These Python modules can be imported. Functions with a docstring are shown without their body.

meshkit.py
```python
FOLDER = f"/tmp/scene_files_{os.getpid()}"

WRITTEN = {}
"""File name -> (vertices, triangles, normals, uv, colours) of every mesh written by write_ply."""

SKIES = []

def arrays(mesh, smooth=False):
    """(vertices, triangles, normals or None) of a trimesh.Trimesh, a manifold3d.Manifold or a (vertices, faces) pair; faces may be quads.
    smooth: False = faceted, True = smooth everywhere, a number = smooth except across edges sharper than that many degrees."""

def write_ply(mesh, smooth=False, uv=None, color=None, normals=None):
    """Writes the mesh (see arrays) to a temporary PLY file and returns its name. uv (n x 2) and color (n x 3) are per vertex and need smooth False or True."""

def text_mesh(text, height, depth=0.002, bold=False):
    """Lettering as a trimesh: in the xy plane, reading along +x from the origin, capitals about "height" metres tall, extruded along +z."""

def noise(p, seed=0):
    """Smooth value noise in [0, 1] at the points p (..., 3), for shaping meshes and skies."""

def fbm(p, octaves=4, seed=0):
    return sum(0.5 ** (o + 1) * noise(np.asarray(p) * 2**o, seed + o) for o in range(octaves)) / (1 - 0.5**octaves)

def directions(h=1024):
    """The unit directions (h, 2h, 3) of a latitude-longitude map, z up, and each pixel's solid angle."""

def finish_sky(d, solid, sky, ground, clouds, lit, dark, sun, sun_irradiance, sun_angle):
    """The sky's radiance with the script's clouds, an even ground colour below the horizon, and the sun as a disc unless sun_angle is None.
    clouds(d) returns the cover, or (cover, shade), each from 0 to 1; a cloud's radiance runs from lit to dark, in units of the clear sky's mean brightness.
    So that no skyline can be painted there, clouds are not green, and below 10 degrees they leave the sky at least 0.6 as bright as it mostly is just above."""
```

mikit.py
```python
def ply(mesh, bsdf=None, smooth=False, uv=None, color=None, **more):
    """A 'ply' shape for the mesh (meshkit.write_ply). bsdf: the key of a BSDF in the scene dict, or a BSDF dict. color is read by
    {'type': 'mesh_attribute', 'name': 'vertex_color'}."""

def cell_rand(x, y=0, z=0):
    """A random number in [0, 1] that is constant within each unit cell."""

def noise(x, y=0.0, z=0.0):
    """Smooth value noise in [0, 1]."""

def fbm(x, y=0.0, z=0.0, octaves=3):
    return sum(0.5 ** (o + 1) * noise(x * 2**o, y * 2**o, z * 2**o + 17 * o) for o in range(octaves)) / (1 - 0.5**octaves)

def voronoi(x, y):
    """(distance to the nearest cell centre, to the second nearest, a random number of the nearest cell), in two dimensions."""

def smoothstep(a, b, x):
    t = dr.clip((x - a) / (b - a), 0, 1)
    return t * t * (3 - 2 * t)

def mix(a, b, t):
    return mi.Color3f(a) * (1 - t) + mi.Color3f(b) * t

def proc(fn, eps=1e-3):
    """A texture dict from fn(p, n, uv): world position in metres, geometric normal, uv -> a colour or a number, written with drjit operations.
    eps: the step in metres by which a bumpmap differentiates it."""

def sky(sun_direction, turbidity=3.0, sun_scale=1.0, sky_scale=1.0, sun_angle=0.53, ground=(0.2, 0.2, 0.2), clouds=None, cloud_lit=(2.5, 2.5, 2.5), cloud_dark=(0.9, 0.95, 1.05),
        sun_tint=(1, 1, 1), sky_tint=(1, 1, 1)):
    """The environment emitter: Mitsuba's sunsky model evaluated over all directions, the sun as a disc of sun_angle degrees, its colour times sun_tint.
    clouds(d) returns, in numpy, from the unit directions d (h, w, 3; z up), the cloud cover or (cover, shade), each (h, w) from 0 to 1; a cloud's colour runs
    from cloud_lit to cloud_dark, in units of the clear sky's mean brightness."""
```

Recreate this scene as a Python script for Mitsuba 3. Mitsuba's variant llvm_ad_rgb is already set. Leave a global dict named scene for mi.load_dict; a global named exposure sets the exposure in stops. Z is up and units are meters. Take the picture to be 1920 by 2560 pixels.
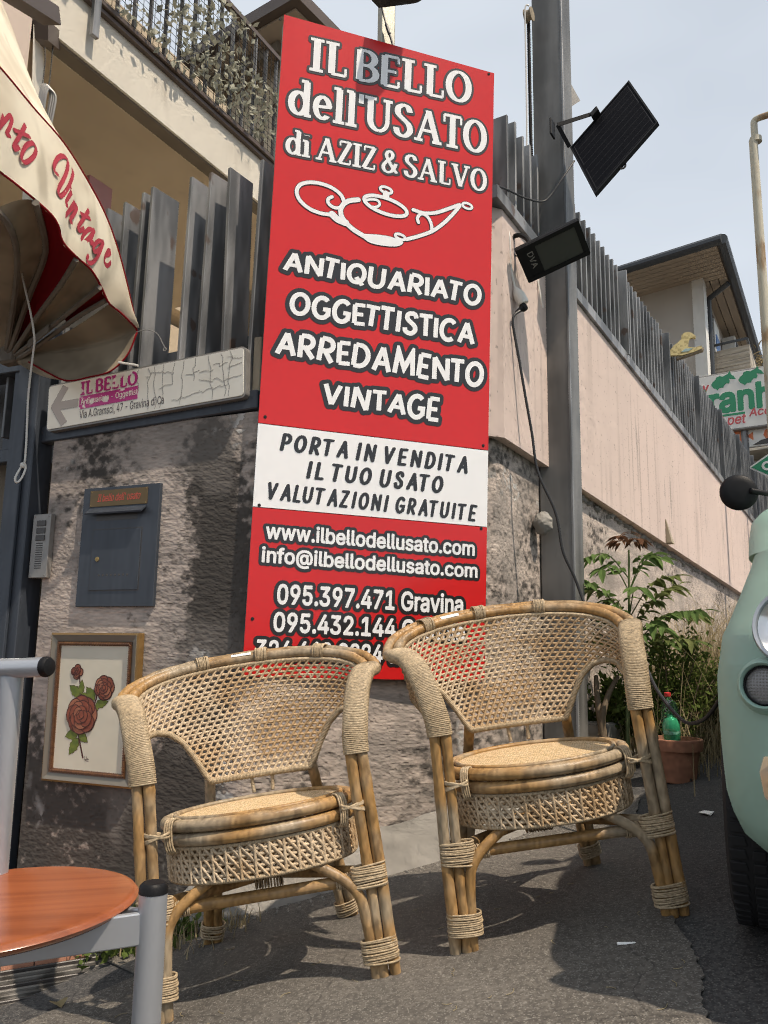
import math, random, numpy as np, trimesh, manifold3d, mitsuba as mi, drjit as dr, mikit, meshkit
from shapely.geometry import Polygon, LineString, MultiPolygon, Point, box as sbox
from shapely import affinity, union_all
from mikit import noise, fbm, voronoi, cell_rand, smoothstep, mix, proc
scene, labels = {}, {}
# ---------------------------------------------------------------- camera, sky, exposure
A = np.array([[ 9.998700e-01, 1.612693e-02, 4.336809e-19],
 [-2.699050e-03, 1.673411e-01, 9.858954e-01],
 [ 1.589947e-02,-9.857672e-01, 1.673628e-01]])
M4 = np.eye(4); M4[:3, 0] = -A[:, 0]; M4[:3, 1] = -A[:, 1]; M4[:3, 2] = A[:, 2]; M4[:3, 3] = (0, 0, 0.8)
scene['camera'] = {'type': 'perspective', 'fov': 51.282, 'fov_axis': 'x', 'near_clip': 0.05, 'far_clip': 2000.0, 'to_world': mi.ScalarTransform4f(M4)}
def cover(d):
    n = meshkit.fbm(d * np.array([3, 3, 7.0]), 4, 3)
    return np.clip(0.80 + 0.4 * (n - 0.5), 0, 1), np.clip(0.25 + 0.8 * (n - 0.5), 0, 1)
scene['sky'] = mikit.sky((0.74, -0.66, 1.65), turbidity=4, sun_scale=1.42, sun_angle=0.7, sun_tint=(.97, 1.0, 1.06), clouds=cover, cloud_lit=(3.35, 3.58, 3.82), cloud_dark=(3.1, 3.35, 3.65))
exposure = 1.2
rng = np.random.default_rng(7)
# ---------------------------------------------------------------- helpers
def name_for(k):
    if k not in scene and k not in labels: return k
    i = 1
    while f'{k}_{i:03d}' in scene or f'{k}_{i:03d}' in labels: i += 1
    return f'{k}_{i:03d}'
def thing(name, label, cat, group=None, kind=None):
    k = name_for(name); labels[k] = {'label': label}
    if cat: labels[k]['category'] = cat
    if group: labels[k]['group'] = group
    if kind: labels[k]['kind'] = kind
    return k
def part(holder, name, mesh, mat, smooth=False, label=None, kind=None, T=None):
    k = name_for(holder + '__' + name)
    scene[k] = mikit.ply(mesh, mat, smooth=smooth)
    if T is not None: scene[k]['to_world'] = mi.ScalarTransform4f(np.asarray(T, float))
    if label or kind:
        labels[k] = {}
        if label: labels[k]['label'] = label
        if kind: labels[k]['kind'] = kind
    return k
def single(name, mesh, mat, label=None, cat=None, smooth=False, kind=None, group=None):
    k = name_for(name)
    scene[k] = mikit.ply(mesh, mat, smooth=smooth)
    labels[k] = {}
    if label: labels[k]['label'] = label
    if cat: labels[k]['category'] = cat
    if kind: labels[k]['kind'] = kind
    if group: labels[k]['group'] = group
    return k
V = lambda *a: np.array(a, float)
def unit(a): a = np.asarray(a, float); return a / np.linalg.norm(a)
def cat_(*ms):
    vs, fs, n = [], [], 0
    for m in ms:
        v, f = (m.vertices, m.faces) if hasattr(m, 'faces') else m
        if len(v) == 0: continue
        vs.append(np.asarray(v, float)); fs.append(np.asarray(f) + n); n += len(v)
    return np.vstack(vs), np.vstack(fs)
def spline(pts, n=8, closed=False):
    p = np.asarray(pts, float); N = len(p); out = []
    rngi = range(N if closed else N - 1)
    for i in rngi:
        if closed: a, b, c, d = p[(i-1) % N], p[i], p[(i+1) % N], p[(i+2) % N]
        else: a, b, c, d = p[max(i-1, 0)], p[i], p[i+1], p[min(i+2, N-1)]
        for t in np.arange(n) / n:
            out.append(0.5*((2*b) + (c-a)*t + (2*a-5*b+4*c-d)*t*t + (-a+3*b-3*c+d)*t**3))
    if not closed: out.append(p[-1])
    return np.array(out)
def tube(path, r, sides=8, closed=False, caps=True, ref=None):
    p = np.asarray(path, float); n = len(p)
    r = np.broadcast_to(np.asarray(r, float), (n,))
    if closed: t = np.roll(p, -1, 0) - np.roll(p, 1, 0)
    else:
        t = np.gradient(p, axis=0)
    t /= np.linalg.norm(t, axis=1, keepdims=True) + 1e-12
    a = np.asarray(ref, float) if ref is not None else (V(0, 0, 1) if abs(t[0][2]) < .9 else V(1, 0, 0))
    u = a - t[0] * (a @ t[0]); u /= np.linalg.norm(u); U = [u]
    for i in range(1, n):
        u = U[-1] - t[i] * (U[-1] @ t[i]); u /= np.linalg.norm(u) + 1e-12; U.append(u)
    U = np.array(U); W = np.cross(t, U)
    th = np.arange(sides) / sides * 2 * np.pi
    v = (p[:, None] + r[:, None, None] * (np.cos(th)[None, :, None] * U[:, None] + np.sin(th)[None, :, None] * W[:, None])).reshape(-1, 3)
    i = np.arange(n if closed else n - 1)[:, None]; j = np.arange(sides)[None]
    a0 = i*sides + j; a1 = i*sides + (j+1) % sides; b0 = ((i+1) % n)*sides + j; b1 = ((i+1) % n)*sides + (j+1) % sides
    f = np.concatenate([np.stack([a0, a1, b1], -1).reshape(-1, 3), np.stack([a0, b1, b0], -1).reshape(-1, 3)])
    if caps and not closed:
        v = np.vstack([v, p[:1], p[-1:]]); c0, c1 = len(v)-2, len(v)-1; k = np.arange(sides); k2 = (k+1) % sides
        f = np.concatenate([f, np.stack([np.full(sides, c0), k2, k], -1), np.stack([np.full(sides, c1), (n-1)*sides+k, (n-1)*sides+k2], -1)])
    return v, f
def box(c, s, ax=None, b=0.003):
    """chamfered box: centre, sizes, axes as rows"""
    s = np.asarray(s, float) / 2; b = min(b, s.min() * .6); pts = []
    for sx in (-1, 1):
        for sy in (-1, 1):
            for sz in (-1, 1):
                for k in range(3):
                    q = s.copy() - b; q[k] = s[k]; pts.append(q * (sx, sy, sz))
    pts = np.array(pts)
    h = trimesh.convex.convex_hull(pts); v = np.array(h.vertices)
    if ax is not None: v = v @ np.array([unit(a) for a in ax])
    return v + np.asarray(c, float), np.array(h.faces)
def hull(pts):
    h = trimesh.convex.convex_hull(np.asarray(pts, float)); return np.array(h.vertices), np.array(h.faces)
def prism(poly, th, O, ex, ey, ez):
    """extruded shapely geometry in the frame O + x ex + y ey + z ez, z from 0 to th"""
    ms = []
    for g in getattr(poly, 'geoms', [poly]):
        if g.geom_type != 'Polygon' or g.area < 1e-9: continue
        m = trimesh.creation.extrude_polygon(g, th, engine='earcut'); ms.append((np.array(m.vertices), np.array(m.faces)))
    v, f = cat_(*ms)
    O, ex, ey, ez = (np.asarray(q, float) for q in (O, ex, ey, ez))
    if np.dot(np.cross(ex, ey), ez) < 0: f = f[:, ::-1]
    return O + v[:, :1]*ex + v[:, 1:2]*ey + v[:, 2:]*ez, f
def revolve(prof, n=24, c=(0, 0, 0), ax=None):
    prof = np.asarray(prof, float); th = np.arange(n)/n*2*np.pi; m = len(prof)
    v = np.stack([prof[:, None, 0]*np.cos(th), prof[:, None, 0]*np.sin(th), np.repeat(prof[:, 1:], n, 1)], -1).reshape(-1, 3)
    i = np.arange(m-1)[:, None]; j = np.arange(n)[None]
    a0 = i*n+j; a1 = i*n+(j+1) % n; b0 = a0+n; b1 = a1+n
    f = np.concatenate([np.stack([a0, a1, b1], -1).reshape(-1, 3), np.stack([a0, b1, b0], -1).reshape(-1, 3)])
    if ax is not None: v = v @ np.array([unit(a) for a in ax])
    return v + np.asarray(c, float), f
def axes(z, up=(0, 0, 1)):
    z = unit(z); x = np.cross(up, z)
    x = unit(x) if np.linalg.norm(x) > 1e-6 else V(1, 0, 0)
    return [x, np.cross(z, x), z]
def grid(P, flip=False):
    """mesh of an (m,n,3) array of points"""
    P = np.asarray(P, float); m, n = P.shape[:2]
    i = np.arange(m-1)[:, None]; j = np.arange(n-1)[None]
    a = i*n+j; f = np.concatenate([np.stack([a, a+1, a+n+1], -1).reshape(-1, 3), np.stack([a, a+n+1, a+n], -1).reshape(-1, 3)])
    return P.reshape(-1, 3), (f[:, ::-1] if flip else f)
def quad(a, b, c, d): return np.array([a, b, c, d], float), np.array([[0, 1, 2], [0, 2, 3]])
# frames of the three wall faces (s along, d outwards)
rL, nL, pL = V(.918, -.395, 0), V(-.395, -.918, 0), V(-.46, 2.95, 0)
rR, nR, pR = V(.525, .85, 0), V(.85, -.525, 0), V(.46, 3.33, 0)
Up = V(0, 0, 1)
def L(s, z, d=0): return pL + rL*s + nL*d + Up*z
def Rw(t, z, d=0): return pR + rR*t + nR*d + Up*z
RS = np.array([[ 0.94926,-0.31384, 0.0204 ],
 [ 0.31401, 0.9494 ,-0.0061 ],
 [-0.01745, 0.01219, 0.99977]]); pS = V(-.4983, 2.93, .766); sx_, sy_, sz_ = RS[:, 0], RS[:, 1], RS[:, 2]
def S(u, v, d=0): return pS + sx_*u + sz_*v - sy_*d
def gz(x): x = np.asarray(x, float); return 0.178*(np.where(x < -1.0, -1.0, np.where(x > 2.2, 2.2 + (x-2.2)*.05, x)))
def on_ground(x, y, dz=0.0): return V(x, y, float(gz(x)) + dz)
# ---------------------------------------------------------------- materials
def tex(c): return {'type': 'rgb', 'value': list(map(float, c))} if not callable(c) else proc(c)
def mat(key, color, rough=.6, metal=0.0, spec=.5, bump=None, bs=1.0, eps=1e-3, **kw):
    b = {'type': 'principled', 'base_color': tex(color), 'roughness': proc(rough) if callable(rough) else float(rough), 'metallic': float(metal), 'specular': float(spec), **kw}
    if bump is not None: b = {'type': 'bumpmap', 'tex': proc(bump, eps), 'scale': float(bs), 'bsdf': b}
    scene[key] = {'type': 'twosided', 'bsdf': b}
C3 = mi.Color3f
def f_asphalt(c1, c2, amt):
    def fn(p, n, uv):
        a, b, r = voronoi(p.x*170, p.y*170)
        sp = smoothstep(.40, .2, a) * smoothstep(.55, 1.0, r)
        big = fbm(p.x*2.3, p.y*2.3, 0.0, 4)
        wx, wy = p.x*1.3 + .35*fbm(p.x*5, p.y*5, 2.0, 3), p.y*1.3 + .35*fbm(p.x*5, p.y*5, 7.0, 3)
        e1, e2, e3 = voronoi(wx, wy)
        crk = smoothstep(.012, .003, e2 - e1)*smoothstep(.45, .55, noise(p.x*1.7, p.y*1.7, 3.0))
        col = mix(c1, c2, smoothstep(.25, .75, fbm(p.x*120, p.y*120, 3.0, 3)))
        col = col * (0.62 + 0.76*big) * (1 - .35*crk)
        col = mix(col, C3(.33, .305, .265), sp*amt)
        return mix(col, C3(.46, .44, .4), smoothstep(.80, .86, noise(p.x*170, p.y*170, 9.0))*amt*.4)
    return fn
def f_asph_bump(p, n, uv):
    a, b, r = voronoi(p.x*110, p.y*110)
    return smoothstep(.55, .1, a)*r + .8*noise(p.x*260, p.y*260, 1.0) + fbm(p.x*25, p.y*25, 0.0, 2)
mat('asphalt_pale', f_asphalt((.070, .064, .056), (.112, .102, .089), .42), .85, bump=f_asph_bump, bs=.0022)
mat('asphalt_dark', f_asphalt((.030, .0295, .03), (.055, .054, .053), .22), .8, bump=f_asph_bump, bs=.0022)
def wcoord(p): return p.x*.93 - p.y*.37
def f_wall(p, n, uv):
    s = wcoord(p) + 1.524            # along the left wall, 0 at the corner
    base = mix(C3(.45, .385, .335), C3(.31, .27, .24), smoothstep(.35, .75, fbm(p.x*5, p.y*5, p.z*14, 3)))
    base = base*(.70 + .6*fbm(p.x*40, p.y*40, p.z*130, 2))
    big = fbm(p.x*2.2+3, p.y*2.2, p.z*1.1, 4)
    fine = fbm(p.x*34, p.y*34, p.z*34, 4)
    w1 = dr.exp(-dr.square((s + .19 + .05*dr.sin(p.z*5))/.13)) * smoothstep(2.0, 1.45, p.z) * 1.25    # mould run beside the sign
    w2 = dr.exp(-dr.square((s + .78)/.20))*smoothstep(.9, 1.7, p.z)*.75
    w3 = smoothstep(.62, .30, p.z)*.42
    m = smoothstep(.45, .60, .50*big + .36*fine + .30*(w1 + w2 + w3))
    col = mix(base, C3(.045, .042, .038), m*.93)
    g = smoothstep(.52, .66, fbm(p.x*4+9, p.y*4, p.z*2.5+5, 4)) * .45
    col = mix(col, C3(.22, .20, .18), g)
    wsp = smoothstep(.60, .74, fbm(p.x*9+2, p.y*9, p.z*4, 4)) * smoothstep(.40, .55, fine) * smoothstep(.35, .6, m + .3*w3)
    return mix(col, C3(.60, .59, .56), wsp*.7)
def f_wall_b(p, n, uv):
    z = p.z*9.0 + .15*noise(p.x*3, p.y*3, 0.0)
    board = smoothstep(.47, .5, dr.abs(z - dr.floor(z) - .5))
    pits = smoothstep(.72, .8, noise(p.x*85, p.y*85, p.z*85))
    return .30*fbm(p.x*24, p.y*24, p.z*100, 2) + 1.0*fbm(p.x*70, p.y*70, p.z*85, 3) - .10*board - .9*pits
mat('concrete_rough', f_wall, .9, spec=.2, bump=f_wall_b, bs=.0055)
def f_pink(p, n, uv):
    base = mix(C3(.585, .475, .42), C3(.50, .41, .365), fbm(p.x*3, p.y*3, p.z*.8, 3))
    st = smoothstep(.60, .82, noise(p.x*26, p.y*26, p.z*.55))*smoothstep(.3, .75, fbm(p.x*2, p.y*2, p.z*1.4, 3))
    gr = smoothstep(.70, .84, fbm(p.x*9, p.y*9, p.z*1.0+4, 3))
    col = mix(base, C3(.24, .19, .16), st*.42)
    col = mix(col, C3(.14, .13, .12), gr*.6)
    return mix(col, C3(.22, .18, .155), smoothstep(.84, .9, noise(p.x*90, p.y*90, p.z*45))*.5)
def f_pink_b(p, n, uv): return fbm(p.x*40, p.y*40, p.z*20, 3) - .5*smoothstep(.84, .9, noise(p.x*90, p.y*90, p.z*45))
mat('plaster_pink', f_pink, .85, spec=.2, bump=f_pink_b, bs=.006)
def f_steel(p, n, uv):
    a = fbm(p.x*9, p.y*9, p.z*2.2, 4); b = noise(p.x*45, p.y*45, p.z*6)
    col = mix(C3(.10, .105, .11), C3(.27, .275, .28), smoothstep(.35, .7, a*.75 + b*.25))
    return mix(col, C3(.09, .05, .03), smoothstep(.70, .80, fbm(p.x*16+5, p.y*16, p.z*9, 3))*.75)
mat('steel_grey', f_steel, .45, .25)
def f_pole(p, n, uv):
    a = fbm(p.x*14, p.y*14, p.z*1.6, 4); b = fbm(p.x*5, p.y*5, p.z*5, 3)
    return mix(C3(.085, .085, .083), C3(.185, .182, .175), smoothstep(.3, .72, .6*a + .4*b))
mat('steel_pole', f_pole, .5, .2)
def f_blue(p, n, uv):
    a = fbm(p.x*8, p.y*8, p.z*5, 4)
    return mix(C3(.032, .040, .053), C3(.056, .066, .082), a) * (.85 + .3*noise(p.x*70, p.y*70, p.z*8))
mat('steel_blue', f_blue, .45, .15)
def f_cane(p, n, uv):
    a = fbm(p.x*13, p.y*13, p.z*13, 3); g = noise(p.x*150, p.y*150, p.z*45)
    col = mix(C3(.29, .16, .055), C3(.40, .24, .095), a)
    w = smoothstep(.42, .66, fbm(p.x*6+7, p.y*6, p.z*6, 3))
    col = mix(col, C3(.33, .275, .195), w*.85)
    return col*(.62 + .6*g)*(1 - .28*smoothstep(.58, .70, fbm(p.x*30+3, p.y*30, p.z*18, 3)))
mat('cane_pole', f_cane, .42, spec=.4, bump=lambda p, n, uv: noise(p.x*220, p.y*220, p.z*60), bs=.0008)
def f_weave(p, n, uv):
    a = fbm(p.x*9, p.y*9, p.z*9, 3); g = noise(p.x*240, p.y*240, p.z*240)
    col = mix(C3(.44, .305, .17), C3(.57, .455, .315), smoothstep(.35, .65, a))
    return col*(.58 + .6*g)*(1 - .25*smoothstep(.55, .72, fbm(p.x*5+3, p.y*5, p.z*5, 3)))
mat('cane_strand', f_weave, .55, spec=.35)
def f_bind(p, n, uv):
    a = fbm(p.x*14, p.y*14, p.z*14, 3); g = noise(p.x*170, p.y*170, p.z*170)
    return mix(C3(.34, .255, .155), C3(.50, .40, .265), a)*(.60 + .6*g)
mat('cane_bind', f_bind, .55, spec=.35)
def f_seat(p, n, uv):
    u, v = uv.x*1.0, uv.y*1.0
    k = dr.floor(u*130); h = v*260 + (k - 2*dr.floor(k*.5))*1.5
    cell = cell_rand(k, dr.floor(h*.5)); e = dr.abs(u*130 - k - .5)*2; e2 = dr.abs(h*.5 - dr.floor(h*.5) - .5)*2
    col = mix(C3(.50, .35, .18), C3(.62, .48, .30), cell)
    return col * (1 - .55*dr.maximum(smoothstep(.6, 1., e), smoothstep(.7, 1., e2)))
def f_seat_b(p, n, uv):
    u, v = uv.x, uv.y
    k = dr.floor(u*130); h = v*260 + (k - 2*dr.floor(k*.5))*1.5
    e = dr.abs(u*130 - k - .5)*2; e2 = dr.abs(h*.5 - dr.floor(h*.5) - .5)*2
    return 1 - dr.maximum(e*e, e2*e2)
mat('cane_seat', f_seat, .5, spec=.35)
def f_red(p, n, uv): return C3(.55, .0125, .0135)*(.93 + .14*fbm(p.x*3, p.y*3, p.z*3, 3))
mat('sign_red', f_red, .2, spec=.4, clearcoat=.4, clearcoat_gloss=.93, bump=lambda p, n, uv: noise(p.x*140, p.y*140, 0.0) + 9*fbm(p.x*2, p.y*2, p.z*2, 2), bs=.00022)
mat('print_white', (.78, .78, .78), .22, spec=.5, clearcoat=.5, clearcoat_gloss=.9)
mat('print_black', (.012, .012, .013), .2, spec=.5, clearcoat=.5, clearcoat_gloss=.9)
mat('black_plastic', (.007, .007, .008), .5, spec=.22)
mat('black_cable', (.016, .016, .017), .5)
mat('white_cable', (.62, .60, .55), .5)
mat('rubber', lambda p, n, uv: C3(.014, .014, .015)*(.7 + .6*fbm(p.x*9, p.y*9, p.z*9, 3)), .75, spec=.3)
mat('mint_paint', (.255, .385, .322), .4, spec=.3, clearcoat=.8, clearcoat_gloss=.97)
mat('chrome', (.75, .75, .76), .12, .95)
mat('brass', (.30, .22, .09), .4, .6)
mat('tube_silver', lambda p, n, uv: C3(.40, .42, .45)*(.9 + .2*fbm(p.x*4, p.y*4, p.z*4, 3)), .34, .55)
def f_wood(p, n, uv):
    g = fbm(p.x*6 + 1.5*noise(p.x*3, p.y*3, 0.0), p.y*75, 0.0, 3)
    return mix(C3(.165, .042, .013), C3(.28, .082, .027), g)
mat('seat_wood', f_wood, .2, spec=.5, clearcoat=.8, clearcoat_gloss=.93)
mat('frame_silver', (.20, .18, .145), .45, .3)
mat('frame_brown', lambda p, n, uv: mix(C3(.07, .028, .014), C3(.16, .075, .03), noise(p.x*90, p.y*90, p.z*90)), .3)
mat('frame_gold', lambda p, n, uv: mix(C3(.17, .095, .03), C3(.28, .17, .06), fbm(p.x*20, p.y*20, p.z*20, 2)), .35, .3)
mat('canvas', lambda p, n, uv: mix(C3(.60, .57, .47), C3(.50, .475, .385), fbm(p.x*12, p.y*12, p.z*12, 3)), .85, spec=.1)
mat('thread_rose', lambda p, n, uv: mix(C3(.29, .085, .045), C3(.14, .038, .026), fbm(p.x*55, p.y*55, p.z*55, 2)), .7)
mat('thread_rose_pale', lambda p, n, uv: mix(C3(.37, .155, .085), C3(.23, .075, .045), fbm(p.x*60, p.y*60, p.z*60, 2)), .7)
mat('thread_dark', (.06, .022, .018), .8)
mat('thread_leaf', lambda p, n, uv: mix(C3(.17, .20, .03), C3(.06, .10, .02), fbm(p.x*60, p.y*60, p.z*60, 2)), .7)
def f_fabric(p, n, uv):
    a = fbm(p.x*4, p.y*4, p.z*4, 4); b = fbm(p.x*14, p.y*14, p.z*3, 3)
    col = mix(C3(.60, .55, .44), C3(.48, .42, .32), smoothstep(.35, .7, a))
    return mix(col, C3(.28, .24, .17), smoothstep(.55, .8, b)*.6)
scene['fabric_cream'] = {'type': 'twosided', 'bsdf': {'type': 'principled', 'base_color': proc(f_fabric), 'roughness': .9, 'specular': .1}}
mat('fabric_shaded', lambda p, n, uv: mix(C3(.34, .285, .205), C3(.22, .18, .13), smoothstep(.35, .7, fbm(p.x*6, p.y*6, p.z*6, 4))), .9, spec=.1)  # darker mottled copy of the cream cloth; shade under the awning put into colour
mat('fabric_red', (.20, .008, .012), .9, spec=.1)
mat('letter_red', lambda p, n, uv: mix(C3(.38, .05, .07), C3(.29, .035, .05), fbm(p.x*25, p.y*25, p.z*25, 3)), .8, spec=.15)
mat('rib_steel', lambda p, n, uv: mix(C3(.12, .10, .08), C3(.22, .19, .15), fbm(p.x*15, p.y*15, p.z*15, 3)), .6, .2)
def f_render(c1, c2, d=.25):
    def fn(p, n, uv):
        col = mix(c1, c2, fbm(p.x*3, p.y*3, p.z*1.2, 4))
        return mix(col, C3(.25, .21, .16), smoothstep(.62, .85, fbm(p.x*5, p.y*5, p.z*.9+3, 4))*d*2)
    return fn
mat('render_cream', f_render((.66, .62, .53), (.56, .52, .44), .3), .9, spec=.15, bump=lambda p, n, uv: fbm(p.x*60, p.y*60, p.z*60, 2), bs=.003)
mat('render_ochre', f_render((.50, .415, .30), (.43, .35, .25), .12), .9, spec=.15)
mat('render_pinkish', f_render((.60, .50, .42), (.54, .44, .37), .1), .9, spec=.15)
mat('render_grey', f_render((.52, .49, .44), (.44, .41, .37), .2), .9, spec=.15)
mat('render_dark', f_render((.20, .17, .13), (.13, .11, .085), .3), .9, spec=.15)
mat('brown_metal', (.085, .062, .05), .5)
mat('dark_gutter', (.045, .05, .056), .4)
def f_plank(p, n, uv): return mix(C3(.30, .24, .18), C3(.42, .35, .27), noise(p.x*1.5, p.y*1.5, p.z*3))
mat('eave_plank', f_plank, .8)
def f_board(p, n, uv):
    return mix(C3(.30, .27, .22), C3(.50, .46, .39), noise(p.x*2.0, p.y*2.0, p.z*24))*(.75+.5*fbm(p.x*8, p.y*8, p.z*20, 3))
mat('concrete_board', f_board, .9, bump=lambda p, n, uv: noise(p.x*2, p.y*2, p.z*24), bs=.03)
mat('concrete_grey', lambda p, n, uv: mix(C3(.15, .142, .128), C3(.33, .315, .285), fbm(p.x*12, p.y*12, p.z*12, 4)), .9, spec=.15, bump=lambda p, n, uv: fbm(p.x*50, p.y*50, p.z*50, 3), bs=.012)
mat('roof_tile', lambda p, n, uv: mix(C3(.42, .16, .09), C3(.50, .24, .14), noise(p.x*4, p.y*4, p.z*4)), .85)
mat('terracotta', lambda p, n, uv: mix(C3(.33, .15, .09), C3(.24, .11, .07), fbm(p.x*9, p.y*9, p.z*9, 4))*(.8+.4*noise(p.x*60, p.y*60, p.z*60)), .85)
mat('floor_tile', lambda p, n, uv: mix(C3(.42, .20, .125), C3(.36, .17, .11), fbm(p.x*7, p.y*7, 0.0, 4)), .7)
mat('soil', lambda p, n, uv: mix(C3(.07, .05, .03), C3(.15, .11, .07), noise(p.x*70, p.y*70, 0.0)), .95)
mat('lamp_post_paint', lambda p, n, uv: mix(C3(.46, .43, .34), C3(.27, .18, .10), smoothstep(.52, .68, fbm(p.x*8, p.y*8, p.z*2.2, 4))), .7)
mat('galvanised', lambda p, n, uv: mix(C3(.40, .39, .31), C3(.30, .30, .26), fbm(p.x*10, p.y*10, p.z*4, 3)), .4, .45)
mat('shutter_pink', (.36, .17, .15), .6)
mat('window_blue', (.10, .20, .42), .5)
mat('white_paint', lambda p, n, uv: mix(C3(.72, .72, .69), C3(.60, .60, .56), fbm(p.x*8, p.y*8, p.z*3, 3)), .45)
mat('sign_box_white', lambda p, n, uv: mix(C3(.70, .69, .63), C3(.60, .58, .51), fbm(p.x*6, p.y*6, p.z*6, 4)), .35)
mat('magenta_print', lambda p, n, uv: mix(C3(.40, .035, .19), C3(.70, .62, .60), smoothstep(.60, .68, fbm(p.x*30, p.y*30, p.z*30, 3))), .4)
mat('grey_print', (.33, .30, .28), .5)
mat('faded_print', (.10, .09, .09), .5)
mat('crack', (.13, .12, .11), .8)
mat('gold_plate', (.13, .085, .035), .35, .4)
mat('red_letter_small', (.50, .07, .05), .5)
mat('alu_dull', lambda p, n, uv: mix(C3(.30, .29, .27), C3(.22, .21, .20), fbm(p.x*30, p.y*30, p.z*30, 3)), .45, .4)
mat('fog_lens', (.20, .19, .19), .25, spec=.5)
mat('alu_dirty', lambda p, n, uv: mix(C3(.17, .16, .145), C3(.05, .046, .04), smoothstep(.35, .6, fbm(p.x*14, p.y*14, p.z*14, 4))), .6, .2)
mat('label_dark', (.05, .045, .042), .4)
mat('solar_cell', (.003, .0035, .006), .6, spec=.06)
mat('solar_line', (.05, .05, .055), .6, spec=.1)
mat('lamp_glass', (.055, .058, .052), .35, spec=.3)
mat('wood_old', lambda p, n, uv: mix(C3(.34, .29, .21), C3(.22, .18, .13), noise(p.x*50, p.y*50, p.z*5)), .8)
mat('green_sign', (.03, .24, .12), .5)
mat('red_sign', (.50, .09, .10), .5)
mat('fish_red', lambda p, n, uv: mix(C3(.60, .10, .03), C3(.55, .22, .10), noise(p.x*30, p.y*30, p.z*30)), .5)
mat('bird_yellow', lambda p, n, uv: mix(C3(.58, .48, .23), C3(.40, .32, .14), smoothstep(.45, .7, noise(p.x*60, p.y*60, p.z*60))), .7)
mat('pale_blue', (.30, .42, .42), .7)
def leafm(key, c1, c2, tr=.5):
    scene[key] = {'type': 'principledthin', 'base_color': proc(lambda p, n, uv: mix(C3(*c1), C3(*c2), noise(p.x*14, p.y*14, p.z*14))), 'roughness': .45, 'diff_trans': float(tr), 'spec_trans': 0.0}
leafm('leaf_green', (.085, .14, .045), (.14, .21, .07), .6)
leafm('leaf_red', (.11, .06, .04), (.16, .085, .05), .5)
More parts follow.
